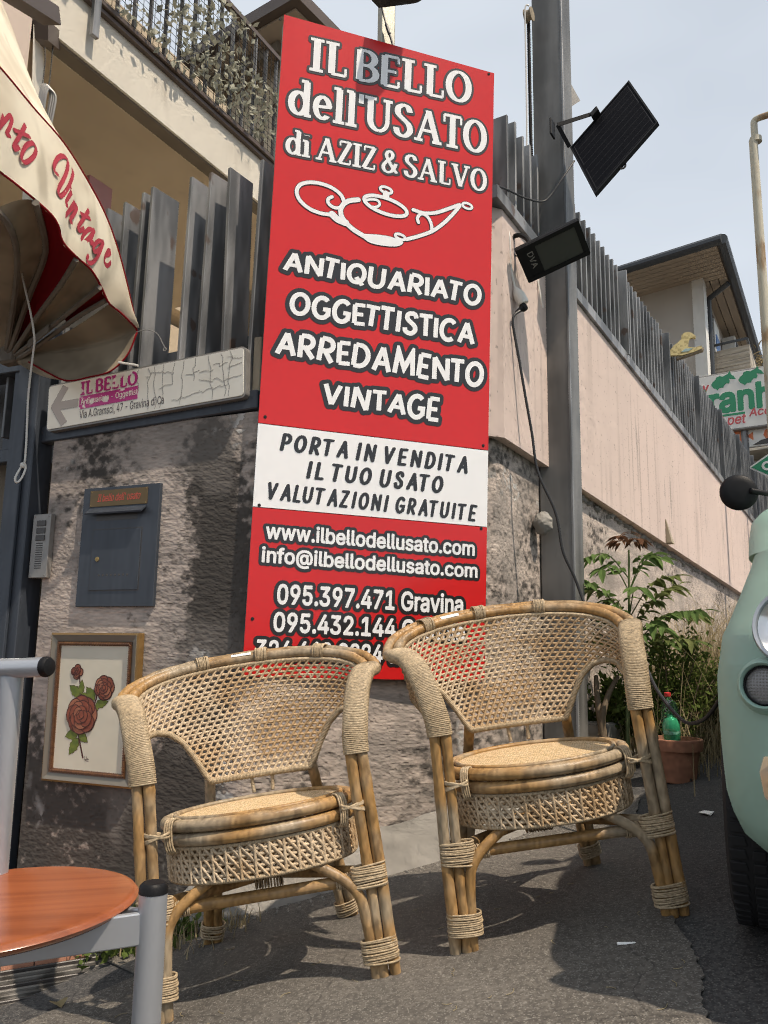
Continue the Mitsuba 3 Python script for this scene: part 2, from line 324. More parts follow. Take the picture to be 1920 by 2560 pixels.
leafm('leaf_shrub', (.075, .115, .03), (.15, .19, .055), .55)
leafm('leaf_olive', (.12, .15, .05), (.18, .20, .08), .6)
leafm('leaf_dry', (.42, .35, .22), (.28, .23, .13), .5)
leafm('leaf_ivy', (.50, .49, .40), (.27, .28, .22), .4)
mat('stem_brown', (.16, .12, .08), .8)
mat('stem_green', (.10, .13, .05), .7)
scene['bottle_green'] = {'type': 'thindielectric', 'specular_transmittance': {'type': 'rgb', 'value': [.50, .85, .70]}}
scene['lens_glass'] = {'type': 'thindielectric'}
mat('bottle_tint', (.16, .42, .31), .25, spec=.5)
mat('cap_red', (.42, .03, .03), .45)
mat('paper_white', (.80, .80, .77), .7)
# ---------------------------------------------------------------- lettering
def arc(cx, cy, rx, ry, a0, a1, n=14): a = np.radians(np.linspace(a0, a1, n)); return [(cx+rx*math.cos(t), cy+ry*math.sin(t)) for t in a]
SK = {  # stroke skeletons of capitals: width, strokes, serif points (x, y, half width)
 'A': (.74, [([(0, 0), (.37, 1)], .55), ([(.37, 1), (.74, 0)], 1), ([(.15, .33), (.6, .33)], .5)], [(0, 0, .14), (.74, 0, .16)]),
 'B': (.6, [([(0, 0), (0, 1)], 1), (arc(.22, .755, .30, .245, 90, -90), 1), (arc(.22, .26, .36, .26, 90, -90), 1), ([(0, 1), (.22, 1)], .5), ([(0, .51), (.22, .51)], .5), ([(0, 0), (.22, 0)], .5)], []),
 'C': (.66, [(arc(.38, .5, .38, .5, 48, 312, 22), 1)], []),
 'D': (.66, [([(0, 0), (0, 1)], 1), ([(0, 1), (.2, 1)], .6), ([(0, 0), (.2, 0)], .6), (arc(.2, .5, .44, .5, 90, -90), 1)], []),
 'E': (.52, [([(0, 0), (0, 1)], 1), ([(0, 1), (.5, 1)], .6), ([(0, .5), (.42, .5)], .6), ([(0, 0), (.52, 0)], .6)], [('v', .5, .9, .1), ('v', .52, .1, .1)]),
 'G': (.7, [(arc(.38, .5, .38, .5, 48, 322, 22), 1), ([(.44, .44), (.7, .44), (.7, .12)], .8)], []),
 'I': (.0, [([(0, 0), (0, 1)], 1)], [(0, 0, .2), (0, 1, .2)]),
 'L': (.48, [([(0, 1), (0, 0)], 1), ([(0, 0), (.48, 0)], .6)], [(0, 1, .2), ('v', .48, .12, .12)]),
 'M': (.9, [([(0, 0), (.1, 1), (.45, .25), (.8, 1), (.9, 0)], 1)], []),
 'N': (.66, [([(0, 0), (0, 1)], .9), ([(0, 1), (.66, 0)], 1), ([(.66, 0), (.66, 1)], .9)], []),
 'O': (.76, [(arc(.38, .5, .38, .5, 0, 360, 30), 1)], []),
 'P': (.55, [([(0, 0), (0, 1)], 1), ([(0, 1), (.25, 1)], .7), ([(0, .46), (.25, .46)], .7), (arc(.25, .73, .30, .27, 90, -90), 1)], []),
 'Q': (.76, [(arc(.38, .5, .38, .5, 0, 360, 30), 1), ([(.38, .3), (.74, -.1)], .9)], []),
 'R': (.6, [([(0, 0), (0, 1)], 1), ([(0, 1), (.25, 1)], .7), ([(0, .46), (.25, .46)], .7), (arc(.25, .73, .30, .27, 90, -90), 1), ([(.22, .46), (.6, 0)], 1)], []),
 'S': (.56, [([tuple(q) for q in spline([(.52, .80), (.44, .96), (.26, 1.0), (.07, .90), (.06, .70), (.26, .55), (.48, .40), (.54, .20), (.40, .03), (.22, 0), (.05, .08), (0, .24)], 4)], 1)], []),
 'T': (.68, [([(.34, 0), (.34, 1)], 1), ([(0, 1), (.68, 1)], .6)], [(.34, 0, .2), ('v', .0, .88, .12), ('v', .68, .88, .12)]),
 'U': (.66, [([(0, 1), (0, .34)] + arc(.33, .34, .33, .34, 180, 270, 8), 1), (arc(.33, .34, .33, .34, 270, 360, 8) + [(.66, .34), (.66, 1)], .7)], [(0, 1, .19), (.66, 1, .15)]),
 'V': (.72, [([(0, 1), (.36, 0)], 1), ([(.36, 0), (.72, 1)], .6)], [(0, 1, .17), (.72, 1, .15)]),
 'Z': (.58, [([(.02, 1), (.56, 1)], .6), ([(.56, 1), (0, 0)], 1), ([(0, 0), (.58, 0)], .6)], [('v', .02, .9, .1), ('v', .58, .1, .1)]),
 'd': (.56, [(arc(.27, .34, .27, .34, 0, 360, 24), 1), ([(.54, 0), (.54, 1.05)], 1)], [(.46, 1.05, .1), (.6, 0, .1)]),
 'e': (.52, [([(.04, .36), (.5, .40)] + arc(.27, .35, .25, .34, 12, 318, 18), .9)], []),
 'l': (.0, [([(0, 0), (0, 1.05)], 1)], [(0, 0, .18), (-.08, 1.05, .1)]),
 'i': (.0, [([(0, 0), (0, .68)], 1), ([(0, .93), (0, .95)], 1.3)], [(0, 0, .18), (-.08, .68, .1)]),
 "'": (.0, [([(0, .75), (0, 1.05)], .8)], []),
 '&': (.78, [([tuple(q) for q in spline([(.78, .02), (.5, .3), (.2, .72), (.22, .92), (.38, 1.0), (.52, .88), (.48, .7), (.2, .5), (.03, .28), (.08, .08), (.28, 0), (.5, .08), (.66, .3), (.72, .46)], 4)], .85)], []),
 ' ': (.26, [], [])}
def nib(pts, wx, wy, cap=2):
    k = wx/wy
    g = affinity.scale(LineString(pts), 1, k, origin=(0, 0)).buffer(wx/2, cap_style=cap, join_style=2, mitre_limit=2.0, quad_segs=5)
    return affinity.scale(g, 1, 1/k, origin=(0, 0))
def skel_text(t, wx, wy, gap, serif=False, cap=2, jitter=0.0, shear=0.0, rs=None):
    x, gs, rs = 0.0, [], rs or random.Random(3)
    for ch in t:
        w, strokes, ser = SK[ch]
        if ch == ' ': x += w; continue
        parts = []
        for pts, k in strokes:
            kk = k if serif else 1 - (1-k)*.25
            parts.append(nib(pts, wx*(kk if serif else 1), wy*(1 if serif else kk), cap))
        if serif:
            for s in ser:
                if s[0] == 'v': parts.append(sbox(s[1]-wy*.45, s[2]-s[3], s[1]+wy*.45, s[2]+s[3]))
                else: parts.append(sbox(s[0]-s[2]-wx*.12, s[1]-(wy*.5 if s[1] < .5 else wy*.5), s[0]+s[2]+wx*.12, s[1]+wy*.5))
        g = union_all(parts)
        if jitter: g = affinity.rotate(affinity.scale(g, 1, 1+rs.uniform(-jitter, jitter)*.8, origin=(0, .5)), rs.uniform(-jitter, jitter)*45, origin=(w/2, .5))
        if shear: g = affinity.skew(g, shear, 0, origin=(0, 0))
        b = g.bounds
        gs.append(affinity.translate(g, x - b[0] + (shear and 0), 0)); x += b[2] - b[0] + gap
    return union_all(gs)
_sans = {}
def sans(t, bold=True):
    if (t, bold) not in _sans:
        m = meshkit.text_mesh(t, 1.0, .02, bold)
        top = [Polygon(tri[:, :2]) for tri, n in zip(m.triangles, m.face_normals) if n[2] > .9]
        _sans[t, bold] = union_all([p for p in top if p.area > 1e-9]).buffer(.004).simplify(.006)
    return _sans[t, bold]
def fit(g, u0, v0, u1, v1, h, y1=1.0, base=0.0):
    """geometry with baseline 0 and height 1 laid from (u0, v0) to (u1, v1), height h"""
    b = g.bounds; sx = (u1-u0)/(b[2]-b[0]); k = (v1-v0)/(u1-u0); sy = h/y1
    return affinity.affine_transform(g, [sx, 0, k*sx, sy, u0 - b[0]*sx, v0 - k*sx*b[0]])
def ell(cx, cy, rx, ry, rot=0, n=26):
    a = np.linspace(0, 2*np.pi, n); c, s = math.cos(rot), math.sin(rot)
    return [(cx + rx*math.cos(t)*c - ry*math.sin(t)*s, cy + rx*math.cos(t)*s + ry*math.sin(t)*c) for t in a]
# ---------------------------------------------------------------- setting: ground
xs = np.unique(np.concatenate([np.linspace(-400, -12, 12), np.linspace(-12, -1.0, 12), np.linspace(-1.0, 2.2, 17), np.linspace(2.2, 14, 12), np.linspace(14, 400, 12)]))
ys = np.unique(np.concatenate([np.linspace(-200, -8, 8), np.linspace(-8, 14, 23), np.linspace(14, 600, 12)]))
X, Y = np.meshgrid(xs, ys)
single('road', grid(np.stack([X, Y, gz(X)], -1)), 'asphalt_dark', 'dark asphalt road', 'road', kind='structure')
edge = [V(1.1065,3.5485,0.197)[:2], V(0.9721,3.1764,0.173)[:2], V(0.9134,2.9588,0.1626)[:2], V(0.8819,2.757,0.157)[:2], V(0.8113,2.4804,0.1444)[:2], V(0.7731,2.2795,0.1376)[:2], V(0.7383,2.1058,0.1314)[:2], V(0.7172,1.9493,0.1277)[:2], V(0.6988,1.8796,0.1244)[:2], V(0.6911,1.8316,0.123)[:2], V(0.6494,1.7394,0.1156)[:2], V(0.6296,1.6435,0.1121)[:2]]
pe = np.array(edge); rr = np.random.default_rng(5); fine = []
for a, b in zip(pe[:-1], pe[1:]):
    for t in np.linspace(0, 1, 9)[:-1]: fine.append(a + (b-a)*t + rr.normal(0, .0035, 2))
fine = [(.80, 4.2), (.86, 3.6)] + [tuple(q) for q in fine] + [tuple(pe[-1]), (.52, 1.0), (.50, -3.0)]
pav = Polygon(fine + [(-.99, -3.0), (-.99, 4.2)]).buffer(0)
_a, _b = np.array(V(-0.7003,2.3877,-0.1247)[:2]), np.array(V(-0.9778,2.1522,-0.1741)[:2]); _d = unit(_b-_a); _n = V(_d[1], -_d[0]); _n = _n if _n[1] > 0 else -_n
pav = pav.difference(Polygon([tuple(_a - _d*.05), tuple(_b + _d*3), tuple(_b + _d*3 + _n*2), tuple(_a - _d*.05 + _n*.55)]))
O0 = V(0, 0, .004)
single('pavement', prism(pav, .004, O0, V(1, 0, .178), V(0, 1, 0), V(0, 0, 1)), 'asphalt_pale', 'pale worn asphalt pavement', 'pavement', kind='structure')
# ---------------------------------------------------------------- corner wall
W = thing('corner_wall', 'stained pink concrete wall wrapping round the street corner behind the chairs', 'wall')
th = .22
cA, cB = L(0.0, 0), Rw(0.0, 0)
plan_o = [L(-1.06, 0)[:2]] + [L(s, 0)[:2] for s in (-.7, -.4, -.15)]
plan_o += [tuple(q) for q in spline([L(-.10, 0)[:2], L(-.03, 0)[:2], (cA + (cB-cA)*.08)[:2]], 4)]
plan_o += [tuple(q) for q in spline([(cA + (cB-cA)*.85)[:2], (cA + (cB-cA)*.96)[:2], Rw(.06, 0)[:2], Rw(.15, 0)[:2]], 4)]
plan_low = Polygon([tuple(q) for q in plan_o] + [tuple(Rw(14, 0)[:2]), tuple(Rw(14, 0, -th)[:2]), tuple(Rw(.15, 0, -th)[:2]), tuple(L(-.1, 0, -th)[:2]), tuple(L(-1.06, 0, -th)[:2])]).buffer(0)
def slope_prism(poly, zb, zt):
    m = trimesh.creation.extrude_polygon(poly, 1.0, engine='earcut'); v = np.array(m.vertices)
    b = np.array([zb(*q[:2]) for q in v]); t = np.array([zt(*q[:2]) for q in v])
    v[:, 2] = np.where(v[:, 2] > .5, t, b); return v, np.array(m.faces)
def t_of(x, y): return (V(x, y, 0) - pR) @ V(rR[0], rR[1], 0)
def led(x, y): t = t_of(x, y); return 1.735 - .0358*max(t, 0) if t > 0 else 1.69
def cap(x, y): t = t_of(x, y); return 2.742 - .0343*max(t, -.3)
part(W, 'lower_wall', slope_prism(plan_low, lambda x, y: -.6, lambda x, y: led(x, y)-.004), 'concrete_rough', label='lower concrete wall with mould stains')
upoly = Polygon([tuple(q[:2]) for q in (L(.02, 0, .005), Rw(.0, 0, .055), Rw(14, 0, .055), Rw(14, 0, -th), Rw(.1, 0, -th), L(.08, 0, -th))])
part(W, 'upper_wall', slope_prism(upoly, led, cap), 'plaster_pink', label='upper pink rendered wall with drip streaks')
# steel cap on the right wall and steel bar on the left wall
part(W, 'cap_rail', slope_prism(Polygon([tuple(Rw(t, 0, d)[:2]) for t, d in ((-.1, .075), (13.9, .075), (13.9, -.10), (-.1, -.10))]), lambda x, y: cap(x, y)+.002, lambda x, y: cap(x, y)+.062), 'steel_grey')
bl0, bl1 = L(-1.13, 1.693, -.018), L(-.03, 1.735, -.018)
part(W, 'steel_bar', box((bl0+bl1)/2, (np.linalg.norm(bl1-bl0), .06, .075), [bl1-bl0, nL, np.cross(unit(bl1-bl0), nL)], .004), 'steel_blue')
# rough mortar squeezed out under the ledge of the right wall
g = []
for i in range(150):
    t = rng.uniform(.75, 5.5); z = led(*Rw(t, 0)[:2]) - .05 - abs(rng.normal(0, .012)); s = rng.uniform(.006, .02)
    ico = trimesh.creation.icosphere(1, s); v = np.array(ico.vertices)*(1+rng.normal(0, .2, (42, 1)))*V(1.4, .7, .8); g.append((v + Rw(t, z, .004), np.array(ico.faces)))
part(W, 'mortar', cat_(*g), 'concrete_grey', kind='stuff')
v = np.array(trimesh.creation.icosphere(3, .045).vertices); v *= (1 + .5*(meshkit.fbm(v*45, 3)-.5))[:, None]
part(W, 'mortar_lump', (v*V(1, 1, 1.15) + Rw(.46, 1.385, .05), np.array(trimesh.creation.icosphere(3).faces)), 'concrete_grey', smooth=True, label='lump of pale mortar stuck beside the pole')
# sloping concrete fillet at the foot of the wall
base = [L(-.25, 0)] + [L(-.12, 0), cA + (cB-cA)*.1, cA + (cB-cA)*.45, cA + (cB-cA)*.9, Rw(.2, 0), Rw(.8, 0), Rw(1.6, 0)]
outn = [nL, nL, unit(nL*.4-sy_*.6), -sy_, -sy_*.6+nR*.4, nR, nR, nR]
hts = [.05, .11, .13, .11, .12, .13, .10, .06]
path = spline([np.concatenate([b_, [h]]) for b_, h in zip(base, hts)], 10); on = spline(outn, 10)
rows = []
for q, n_ in zip(path, on):
    n_ = unit(V(n_[0], n_[1], 0)); b_ = q[:3]; prof = [(.0, 1.25), (.018, 1.0), (.06, .72), (.115, .38), (.165, .08), (.19, -.15)]
    row = []
    for d, hh in prof:
        p_ = b_ + n_*d; zz = float(gz(p_[0])) + q[3]*hh; row.append(V(p_[0], p_[1], zz))
    rows.append(row)
rows = np.array(rows); rows += (meshkit.fbm(rows*16, 4)[..., None]-.5)*.05*V(.6, .6, 1)
part(W, 'base_fillet', grid(rows), 'concrete_grey', smooth=True, label='rough sloping cement fillet at the foot of the wall')
single('wooden_shim', hull([Rw(t, z, d) for t, z, d in ((3.0, led(*Rw(3.0, 0)[:2])-.03, .056), (3.09, led(*Rw(3.1, 0)[:2])-.03, .056), (3.01, led(*Rw(3.0, 0)[:2])+.15, .058), (3.03, led(*Rw(3.0, 0)[:2])+.15, .058), (3.0, led(*Rw(3.0, 0)[:2])-.03, .10), (3.09, led(*Rw(3.1, 0)[:2])-.03, .10))]), 'wood_old', 'small pointed wooden shim stuck on the ledge of the right wall', 'wedge')
qg = np.random.default_rng(77); gs_ = []
for i in range(420):
    k = qg.integers(0, len(path)-12); n_ = unit(V(on[k][0], on[k][1], 0)); d = .15 + abs(qg.normal(0, .06)); q = path[k][:3] + n_*d; q[2] = float(gz(q[0])) + .008; s_ = qg.uniform(.002, .007); ic = trimesh.creation.icosphere(0, s_); gs_.append((np.array(ic.vertices)*qg.uniform(.6, 1.2, (12, 1)) + q, np.array(ic.faces)))
single('grit', cat_(*gs_), 'concrete_grey', 'loose grit gathered along the wall foot', 'gravel', kind='stuff')
# ---------------------------------------------------------------- fences: every blade a part
F1 = thing('blade_fence', 'grey steel blade fence above the arrow sign on the left wall', 'fence')
def blade(x, y, ang, z0, z1, w=.135, t=.016, lean=0.0):
    d = unit(V(rR[0], rR[1], 0)); a = V(math.cos(ang)*d[0]-math.sin(ang)*d[1], math.sin(ang)*d[0]+math.cos(ang)*d[1], 0); n_ = V(a[1], -a[0], 0)
    c = V(x, y, (z0+z1)/2); up = unit(V(n_[0]*lean, n_[1]*lean, 1))
    return box(c, (w, t, z1-z0), [a, n_, up], .002)
for (s_, z_), bw in (((-0.8558,2.7055), .14), ((-0.7603,2.7134), .14), ((-0.668,2.7366), .14), ((-0.6153,2.753), .15), ((-0.4157,2.7517), .14), ((-0.3161,2.7484), .14), ((-0.2093,2.7503), .14), ((-0.0724,2.7458), .10)):
    P = L(s_, 0, .01) + rR*bw/2; part(F1, 'blade', blade(P[0], P[1], rng.normal(0, .03), 1.70, z_, bw, .017, rng.normal(0, .012)), 'steel_grey')
for s in (-1.35, -1.2, -1.03, -.96):
    P = L(s, 0, -.055); part(F1, 'blade', blade(P[0], P[1], rng.normal(0, .03), 1.70, 2.3 + .1*(s+1.3), .14), 'steel_grey')
a_, b_ = L(-1.4, 1.98, -.15), L(-.02, 2.05, -.15)
part(F1, 'back_rail', box((a_+b_)/2, (1.4, .03, .05), [b_-a_, nL, np.cross(unit(b_-a_), nL)], .003), 'steel_grey')
F2 = thing('blade_fence', 'long grey steel blade fence running along the top of the right wall', 'fence')
tt = .075
i = 0
while tt < 10.6:
    P = Rw(tt, 0, -.01); z0 = cap(P[0], P[1]) + .05; z1 = 3.285 + .0145*max(tt, 0) + rng.normal(0, .007) - (.0 if tt > .5 else .02)
    if not (.52 < tt < .60):
        wide = .13 if i % 13 != 7 else .2
        part(F2, 'blade', blade(P[0], P[1], math.pi/2 + rng.normal(0, .02), z0, z1, wide, .017, rng.normal(0, .008)), 'steel_grey')
    tt += .097; i += 1
single('yard_bounce_floor', hull([L(-3, .98, -.3), L(-.1, .98, -.3), Rw(.2, .98, -.3), Rw(3.5, .98, -.3), L(-3, .98, -6), Rw(3.5, .98, -5), L(-3, 1.0, -.3), L(-.1, 1.0, -.3), Rw(.2, 1.0, -.3), Rw(3.5, 1.0, -.3), L(-3, 1.0, -6), Rw(3.5, 1.0, -5)]), 'render_cream', 'added unseen pale slab behind the wall, bouncing light onto the balcony underside', 'yard', kind='structure')  # added unseen slab, pale so that it bounces light up under the balcony
# low grey plastered wall inside the yard behind the left fence
a_, b_ = L(-1.3, 0, -.75), L(.1, 0, -.75)
single('yard_wall', hull([a_+Up*1.0, b_+Up*1.0, a_-nL*.15+Up*1.0, b_-nL*.15+Up*1.0, a_+Up*2.13, b_+Up*2.16, a_-nL*.15+Up*2.13, b_-nL*.15+Up*2.16]), 'concrete_grey', 'low rough grey wall seen between the fence blades', 'wall')
# ---------------------------------------------------------------- gate post and entrance on the left
Gp = thing('gate_post', 'dark blue steel post left of the intercom', 'post')
P = L(-1.20, 0, -.005); part(Gp, 'shaft', box(P + Up*.95, (.15, .11, 2.5), [rL, nL, Up], .004), 'steel_blue')
P = L(-1.20, 0, .060); part(Gp, 'cover_strip', box(P + Up*.9, (.062, .016, 2.3), [rL, nL, Up], .003), 'steel_blue')
P = L(-1.75, 2.06, .0); part(Gp, 'top_beam', box(P, (1.1, .12, .16), [rL, nL, Up], .004), 'steel_blue')
P = L(-1.75, 1.62, -.03); part(Gp, 'cross_bar', box(P, (.96, .05, .06), [rL, nL, Up], .004), 'steel_blue')
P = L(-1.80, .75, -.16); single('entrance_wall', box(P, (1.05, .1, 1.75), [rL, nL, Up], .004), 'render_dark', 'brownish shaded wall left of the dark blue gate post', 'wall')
dk = thing('shop_door', 'dark shop doorway under the awning', 'door')
part(dk, 'frame', cat_(box(L(-2.3, 2.3, -.18), (1.9, .08, .12), [rL, nL, Up]), box(L(-1.5, 1.85, -.18), (.07, .08, .9), [rL, nL, Up]), box(L(-2.1, 1.85, -.18), (.07, .08, .9), [rL, nL, Up])), 'steel_blue')
part(dk, 'pane', box(L(-2.2, 2.1, -.24), (2.0, .02, 1.3), [rL, nL, Up]), 'label_dark')
# entrance step with tiles and a grooved metal threshold
st0, st1 = V(-0.7576,2.5911,-0.1349), V(-1.102,2.4049,-0.1962)
edir = unit(V(*(np.array(st0)-np.array(st1))[:2], 0)); enrm = V(-edir[1], edir[0], 0)
tz = -.122
ent = thing('entrance_floor', None, None, kind='structure'); del labels[ent]['label']
O_ = V(st1[0], st1[1], tz) - edir*1.2 + enrm*.070
nt = 0
for i in range(15):
    for j in range(5):
        w = .15; c = O_ + edir*(i*w + w/2) + enrm*(j*w + w/2)
        if i*w + w > 1.63 + .01 - j*.02: continue
        part(ent, 'tile', box(c + Up*rng.normal(-.01, .0008), (w-.004, w-.004, .02), [edir, enrm, Up], .002), 'floor_tile')
part(ent, 'bed', box(O_ + edir*.8 + enrm*.38 - Up*.04, (1.68, .78, .05), [edir, enrm, Up], .002), 'concrete_grey')
ths = thing('door_threshold', 'old grooved metal threshold strip in front of the terracotta tiles', 'threshold')
c0 = V(st1[0], st1[1], -.155) - enrm*.065
part(ths, 'base', hull([c0 - edir*1.2 + enrm*k + Up*z for k, z in ((0, -.03), (.135, .012), (.135, -.06), (0, -.06))] + [c0 + edir*.44 + enrm*k + Up*z for k, z in ((0, -.02), (.135, .012), (.135, -.06), (0, -.06))]), 'alu_dirty')
for k in range(7):
    o = .008 + k*.0195; q = c0 + enrm*o + Up*(-.026 + .042*o/.135 + .004)
    part(ths, 'ridge', box(q - edir*.38, (1.62, .009, .012), [edir, enrm, Up], .002), 'alu_dirty' if k % 3 else 'label_dark')
# ---------------------------------------------------------------- the big red sign
B = thing('shop_sign', 'tall red and white shop sign with white lettering and a lamp drawing', 'sign')
def sbox_(u0, u1, v0, v1, d0, d1, b=.002): return box(S((u0+u1)/2, (v0+v1)/2, (d0+d1)/2), (u1-u0, v1-v0, d1-d0), [sx_, sz_, -sy_], b)
part(B, 'frame', cat_(sbox_(.004, .03, -.06, 2.59, -.05, -.003), sbox_(.925, .952, -.06, 2.59, -.05, -.003), sbox_(.03, .925, 2.55, 2.59, -.05, -.003), sbox_(.03, .925, -.06, -.02, -.05, -.003), sbox_(.03, .925, 1.2, 1.24, -.05, -.003)), 'steel_grey')
def wav(v): return np.column_stack([v[:, 0], v[:, 1], v[:, 2]])
def panel(v0, v1, d=0.0, amp=0.0):
    us = np.linspace(0, .957, 25); vs = np.linspace(v0, v1, 40)
    P = np.array([[S(u, v, d + amp*(meshkit.noise(np.array([u*4, v*4, 0.]), 4)-.5)) for u in us] for v in vs])
    v_, f_ = grid(P); bk = v_ + sy_*.004
    return cat_((v_, f_), (bk, f_[:, ::-1]), sbox_(0, .957, v0, v1, -.0035, -.0012, .0005))
part(B, 'panel_red', panel(.8655, 2.606), 'sign_red', smooth=False, label='upper red panel')
part(B, 'panel_white', panel(.5445, .8625), 'print_white', label='white panel with black lettering')
part(B, 'panel_red', panel(-.074, .5415), 'sign_red', label='lower red panel with web address and phone numbers')
def letter(g, outline, omat, fmat, nm, lab=None):
    if outline: part(B, nm + '_outline', prism(g.buffer(outline, quad_segs=4).simplify(.0006), .001, S(0, 0, .0006), sx_, sz_, -sy_), omat)
    part(B, nm, prism(g.simplify(.0004), .001, S(0, 0, .0022 if outline else .0006), sx_, sz_, -sy_), fmat, label=lab)
def line_(g, l, r, tp, y1=1.0):
    (u0, v0), (u1, v1), (_, vt) = l, r, tp
    return fit(g, u0, v0, u1, v1, vt - v0, y1)
G1 = lambda t, gap=.06: skel_text(t, .235, .095, gap, serif=True)
scene['print_dark'] = {'type': 'twosided', 'bsdf': {'type': 'principled', 'base_color': {'type': 'rgb', 'value': [.035, .033, .034]}, 'roughness': .2, 'specular': .5, 'clearcoat': .5, 'clearcoat_gloss': .9}}
letter(line_(G1('IL BELLO'), (0.1172,2.3874), (0.848,2.4236), (0.1132,2.5272)), .011, 'print_dark', 'print_white', 'lettering', 'white words IL BELLO')
letter(line_(G1("dell'USATO", .045), (0.0372,2.1711), (0.9257,2.2009), (0.0353,2.3222), 1.05), .011, 'print_dark', 'print_white', 'lettering', "white words dell'USATO")
letter(line_(G1('di AZIZ & SALVO', .035), (0.0376,1.9919), (0.9288,2.0201), (0.035,2.0939), 1.05), .010, 'print_dark', 'print_white', 'lettering', 'white words di AZIZ & SALVO')
cm = lambda t, gap=.08: skel_text(t, .235, .225, gap, cap=2, jitter=.1, shear=4)
letter(line_(cm('ANTIQUARIATO', .05), (0.0566,1.4912), (0.9135,1.494), (0.0601,1.5693)), .017, 'print_black', 'print_white', 'lettering', 'white word ANTIQUARIATO')
letter(line_(cm('OGGETTISTICA', .05), (0.0918,1.3196), (0.8854,1.3145), (0.0965,1.4051)), .017, 'print_black', 'print_white', 'lettering', 'white word OGGETTISTICA')
letter(line_(cm('ARREDAMENTO', .05), (0.0453,1.1456), (0.9311,1.1369), (0.0492,1.2371)), .017, 'print_black', 'print_white', 'lettering', 'white word ARREDAMENTO')
letter(line_(cm('VINTAGE', .05), (0.2443,0.972), (0.735,0.967), (0.2465,1.055)), .017, 'print_black', 'print_white', 'lettering', 'white word VINTAGE')
br = lambda t: skel_text(t.replace(' ', '  '), .34, .21, .17, cap=1, jitter=.04, shear=12)
letter(line_(br('PORTA IN VENDITA'), (0.0872,0.772), (0.8659,0.7619), (0.0899,0.8317)), 0, '', 'print_black', 'lettering', 'black words PORTA IN VENDITA')
letter(line_(br('IL TUO USATO'), (0.1948,0.6744), (0.7605,0.6687), (0.1979,0.7341)), 0, '', 'print_black', 'lettering', 'black words IL TUO USATO')
letter(line_(br('VALUTAZIONI GRATUITE'), (0.0514,0.5805), (0.9127,0.5671), (0.054,0.6372)), 0, '', 'print_black', 'lettering', 'black words VALUTAZIONI GRATUITE')
rd = lambda t: sans(t).buffer(.012, quad_segs=4)
letter(line_(rd('www.ilbellodellusato.com'), (0.053,0.4297), (0.9031,0.4225), (0.0534,0.4733), .78), .0115, 'print_black', 'print_white', 'lettering', 'white web address')
letter(line_(rd('info@ilbellodellusato.com'), (0.0435,0.3412), (0.9171,0.3345), (0.043,0.3976), 1.05), .0115, 'print_black', 'print_white', 'lettering', 'white mail address')
letter(line_(rd('095.397.471 Gravina'), (0.109,0.1917), (0.8573,0.1895), (0.1094,0.2609)), .013, 'print_black', 'print_white', 'lettering', 'white phone number ending in Gravina')
letter(line_(rd('095.432.144 Catania'), (0.1016,0.0908), (0.8665,0.0831), (0.1021,0.1577)), .013, 'print_black', 'print_white', 'lettering', 'white phone number behind the right chair')
letter(line_(rd('324.660.8824 w'), (0.0432,-0.009), (0.6045,-0.0125), (0.0435,0.0554)), .013, 'print_black', 'print_white', 'lettering', 'lowest white phone number')
lw = .0155
def ln(p, w=lw): return LineString(p).buffer(w/2, quad_segs=5)
def zz(*p): return [tuple(q) for q in spline(p, 6)]
lamp_g = [ln(zz((0.2935,1.8265),(0.2777,1.8581),(0.2388,1.8814),(0.1854,1.8894),(0.1368,1.8819),(0.1045,1.862),(0.0945,1.8303),(0.1101,1.7971),(0.1496,1.7706),(0.199,1.7607),(0.2466,1.7643))),
 ln(zz((0.2407,1.8423),(0.2251,1.8299),(0.226,1.8116),(0.2478,1.7979),(0.2746,1.8022),(0.2935,1.8265)), lw*.9),
 ln(zz((0.3513,1.8542),(0.3122,1.8403),(0.2895,1.8204),(0.2786,1.7934),(0.2849,1.7651),(0.306,1.74),(0.3393,1.7173),(0.3833,1.6989)), lw*1.3),
 ln(zz((0.2444,1.7661),(0.2664,1.7501),(0.3024,1.7414)), lw*1.9),
 Polygon(zz((0.3735,1.7073),(0.4225,1.7159),(0.4883,1.7204),(0.5443,1.7123),(0.5499,1.6999),(0.523,1.6825),(0.468,1.6744),(0.4096,1.6761),(0.3741,1.6948),(0.3735,1.7073))),
 ln(ell(*(0.5385,1.7285), .0225, .011, -.18), lw*.75),
 ln(zz((0.5663,1.7228),(0.6219,1.7493),(0.6819,1.7846),(0.7345,1.8341),(0.7762,1.8858),(0.8028,1.9252))),
 ln(zz((0.5918,1.8614),(0.6415,1.8567),(0.6948,1.8706),(0.7484,1.8993),(0.8026,1.9307))),
 ln(ell(*(0.8383,1.933), .0225, .0125, -.1), lw*.7),
 ln(ell(*(0.4701,1.8524), .0955, .035, -.13)), ln(ell(*(0.4688,1.9237), .026, .013, -.1), lw*.75), ln([(0.4695,1.9071),(0.4699,1.895)], lw*1.8),
 ln(zz((0.3957,1.8361),(0.425,1.8365),(0.4435,1.8519),(0.4347,1.8689),(0.4054,1.8677),(0.3767,1.8546)), lw*.7),
 ln(zz((0.617,1.8093),(0.6118,1.8297),(0.6301,1.852),(0.6572,1.8432),(0.6749,1.8139),(0.6789,1.7802)), lw*.9)]
letter(union_all(lamp_g), .003, 'print_dark', 'print_white', 'lamp_drawing', 'white line drawing of an oil lamp')
for (u, v) in ((0.025,0.8913),(0.9339,0.8822),(0.0232,0.5507),(0.9311,0.5356),(0.0242,0.131),(-0.016,2.5791),(0.9308,2.5945)):
    part(B, 'screw', revolve([(0, .002), (.0055, .0018), (.0065, .0)], 10, S(u, v, .001), [sx_, sz_, -sy_]), 'rubber')
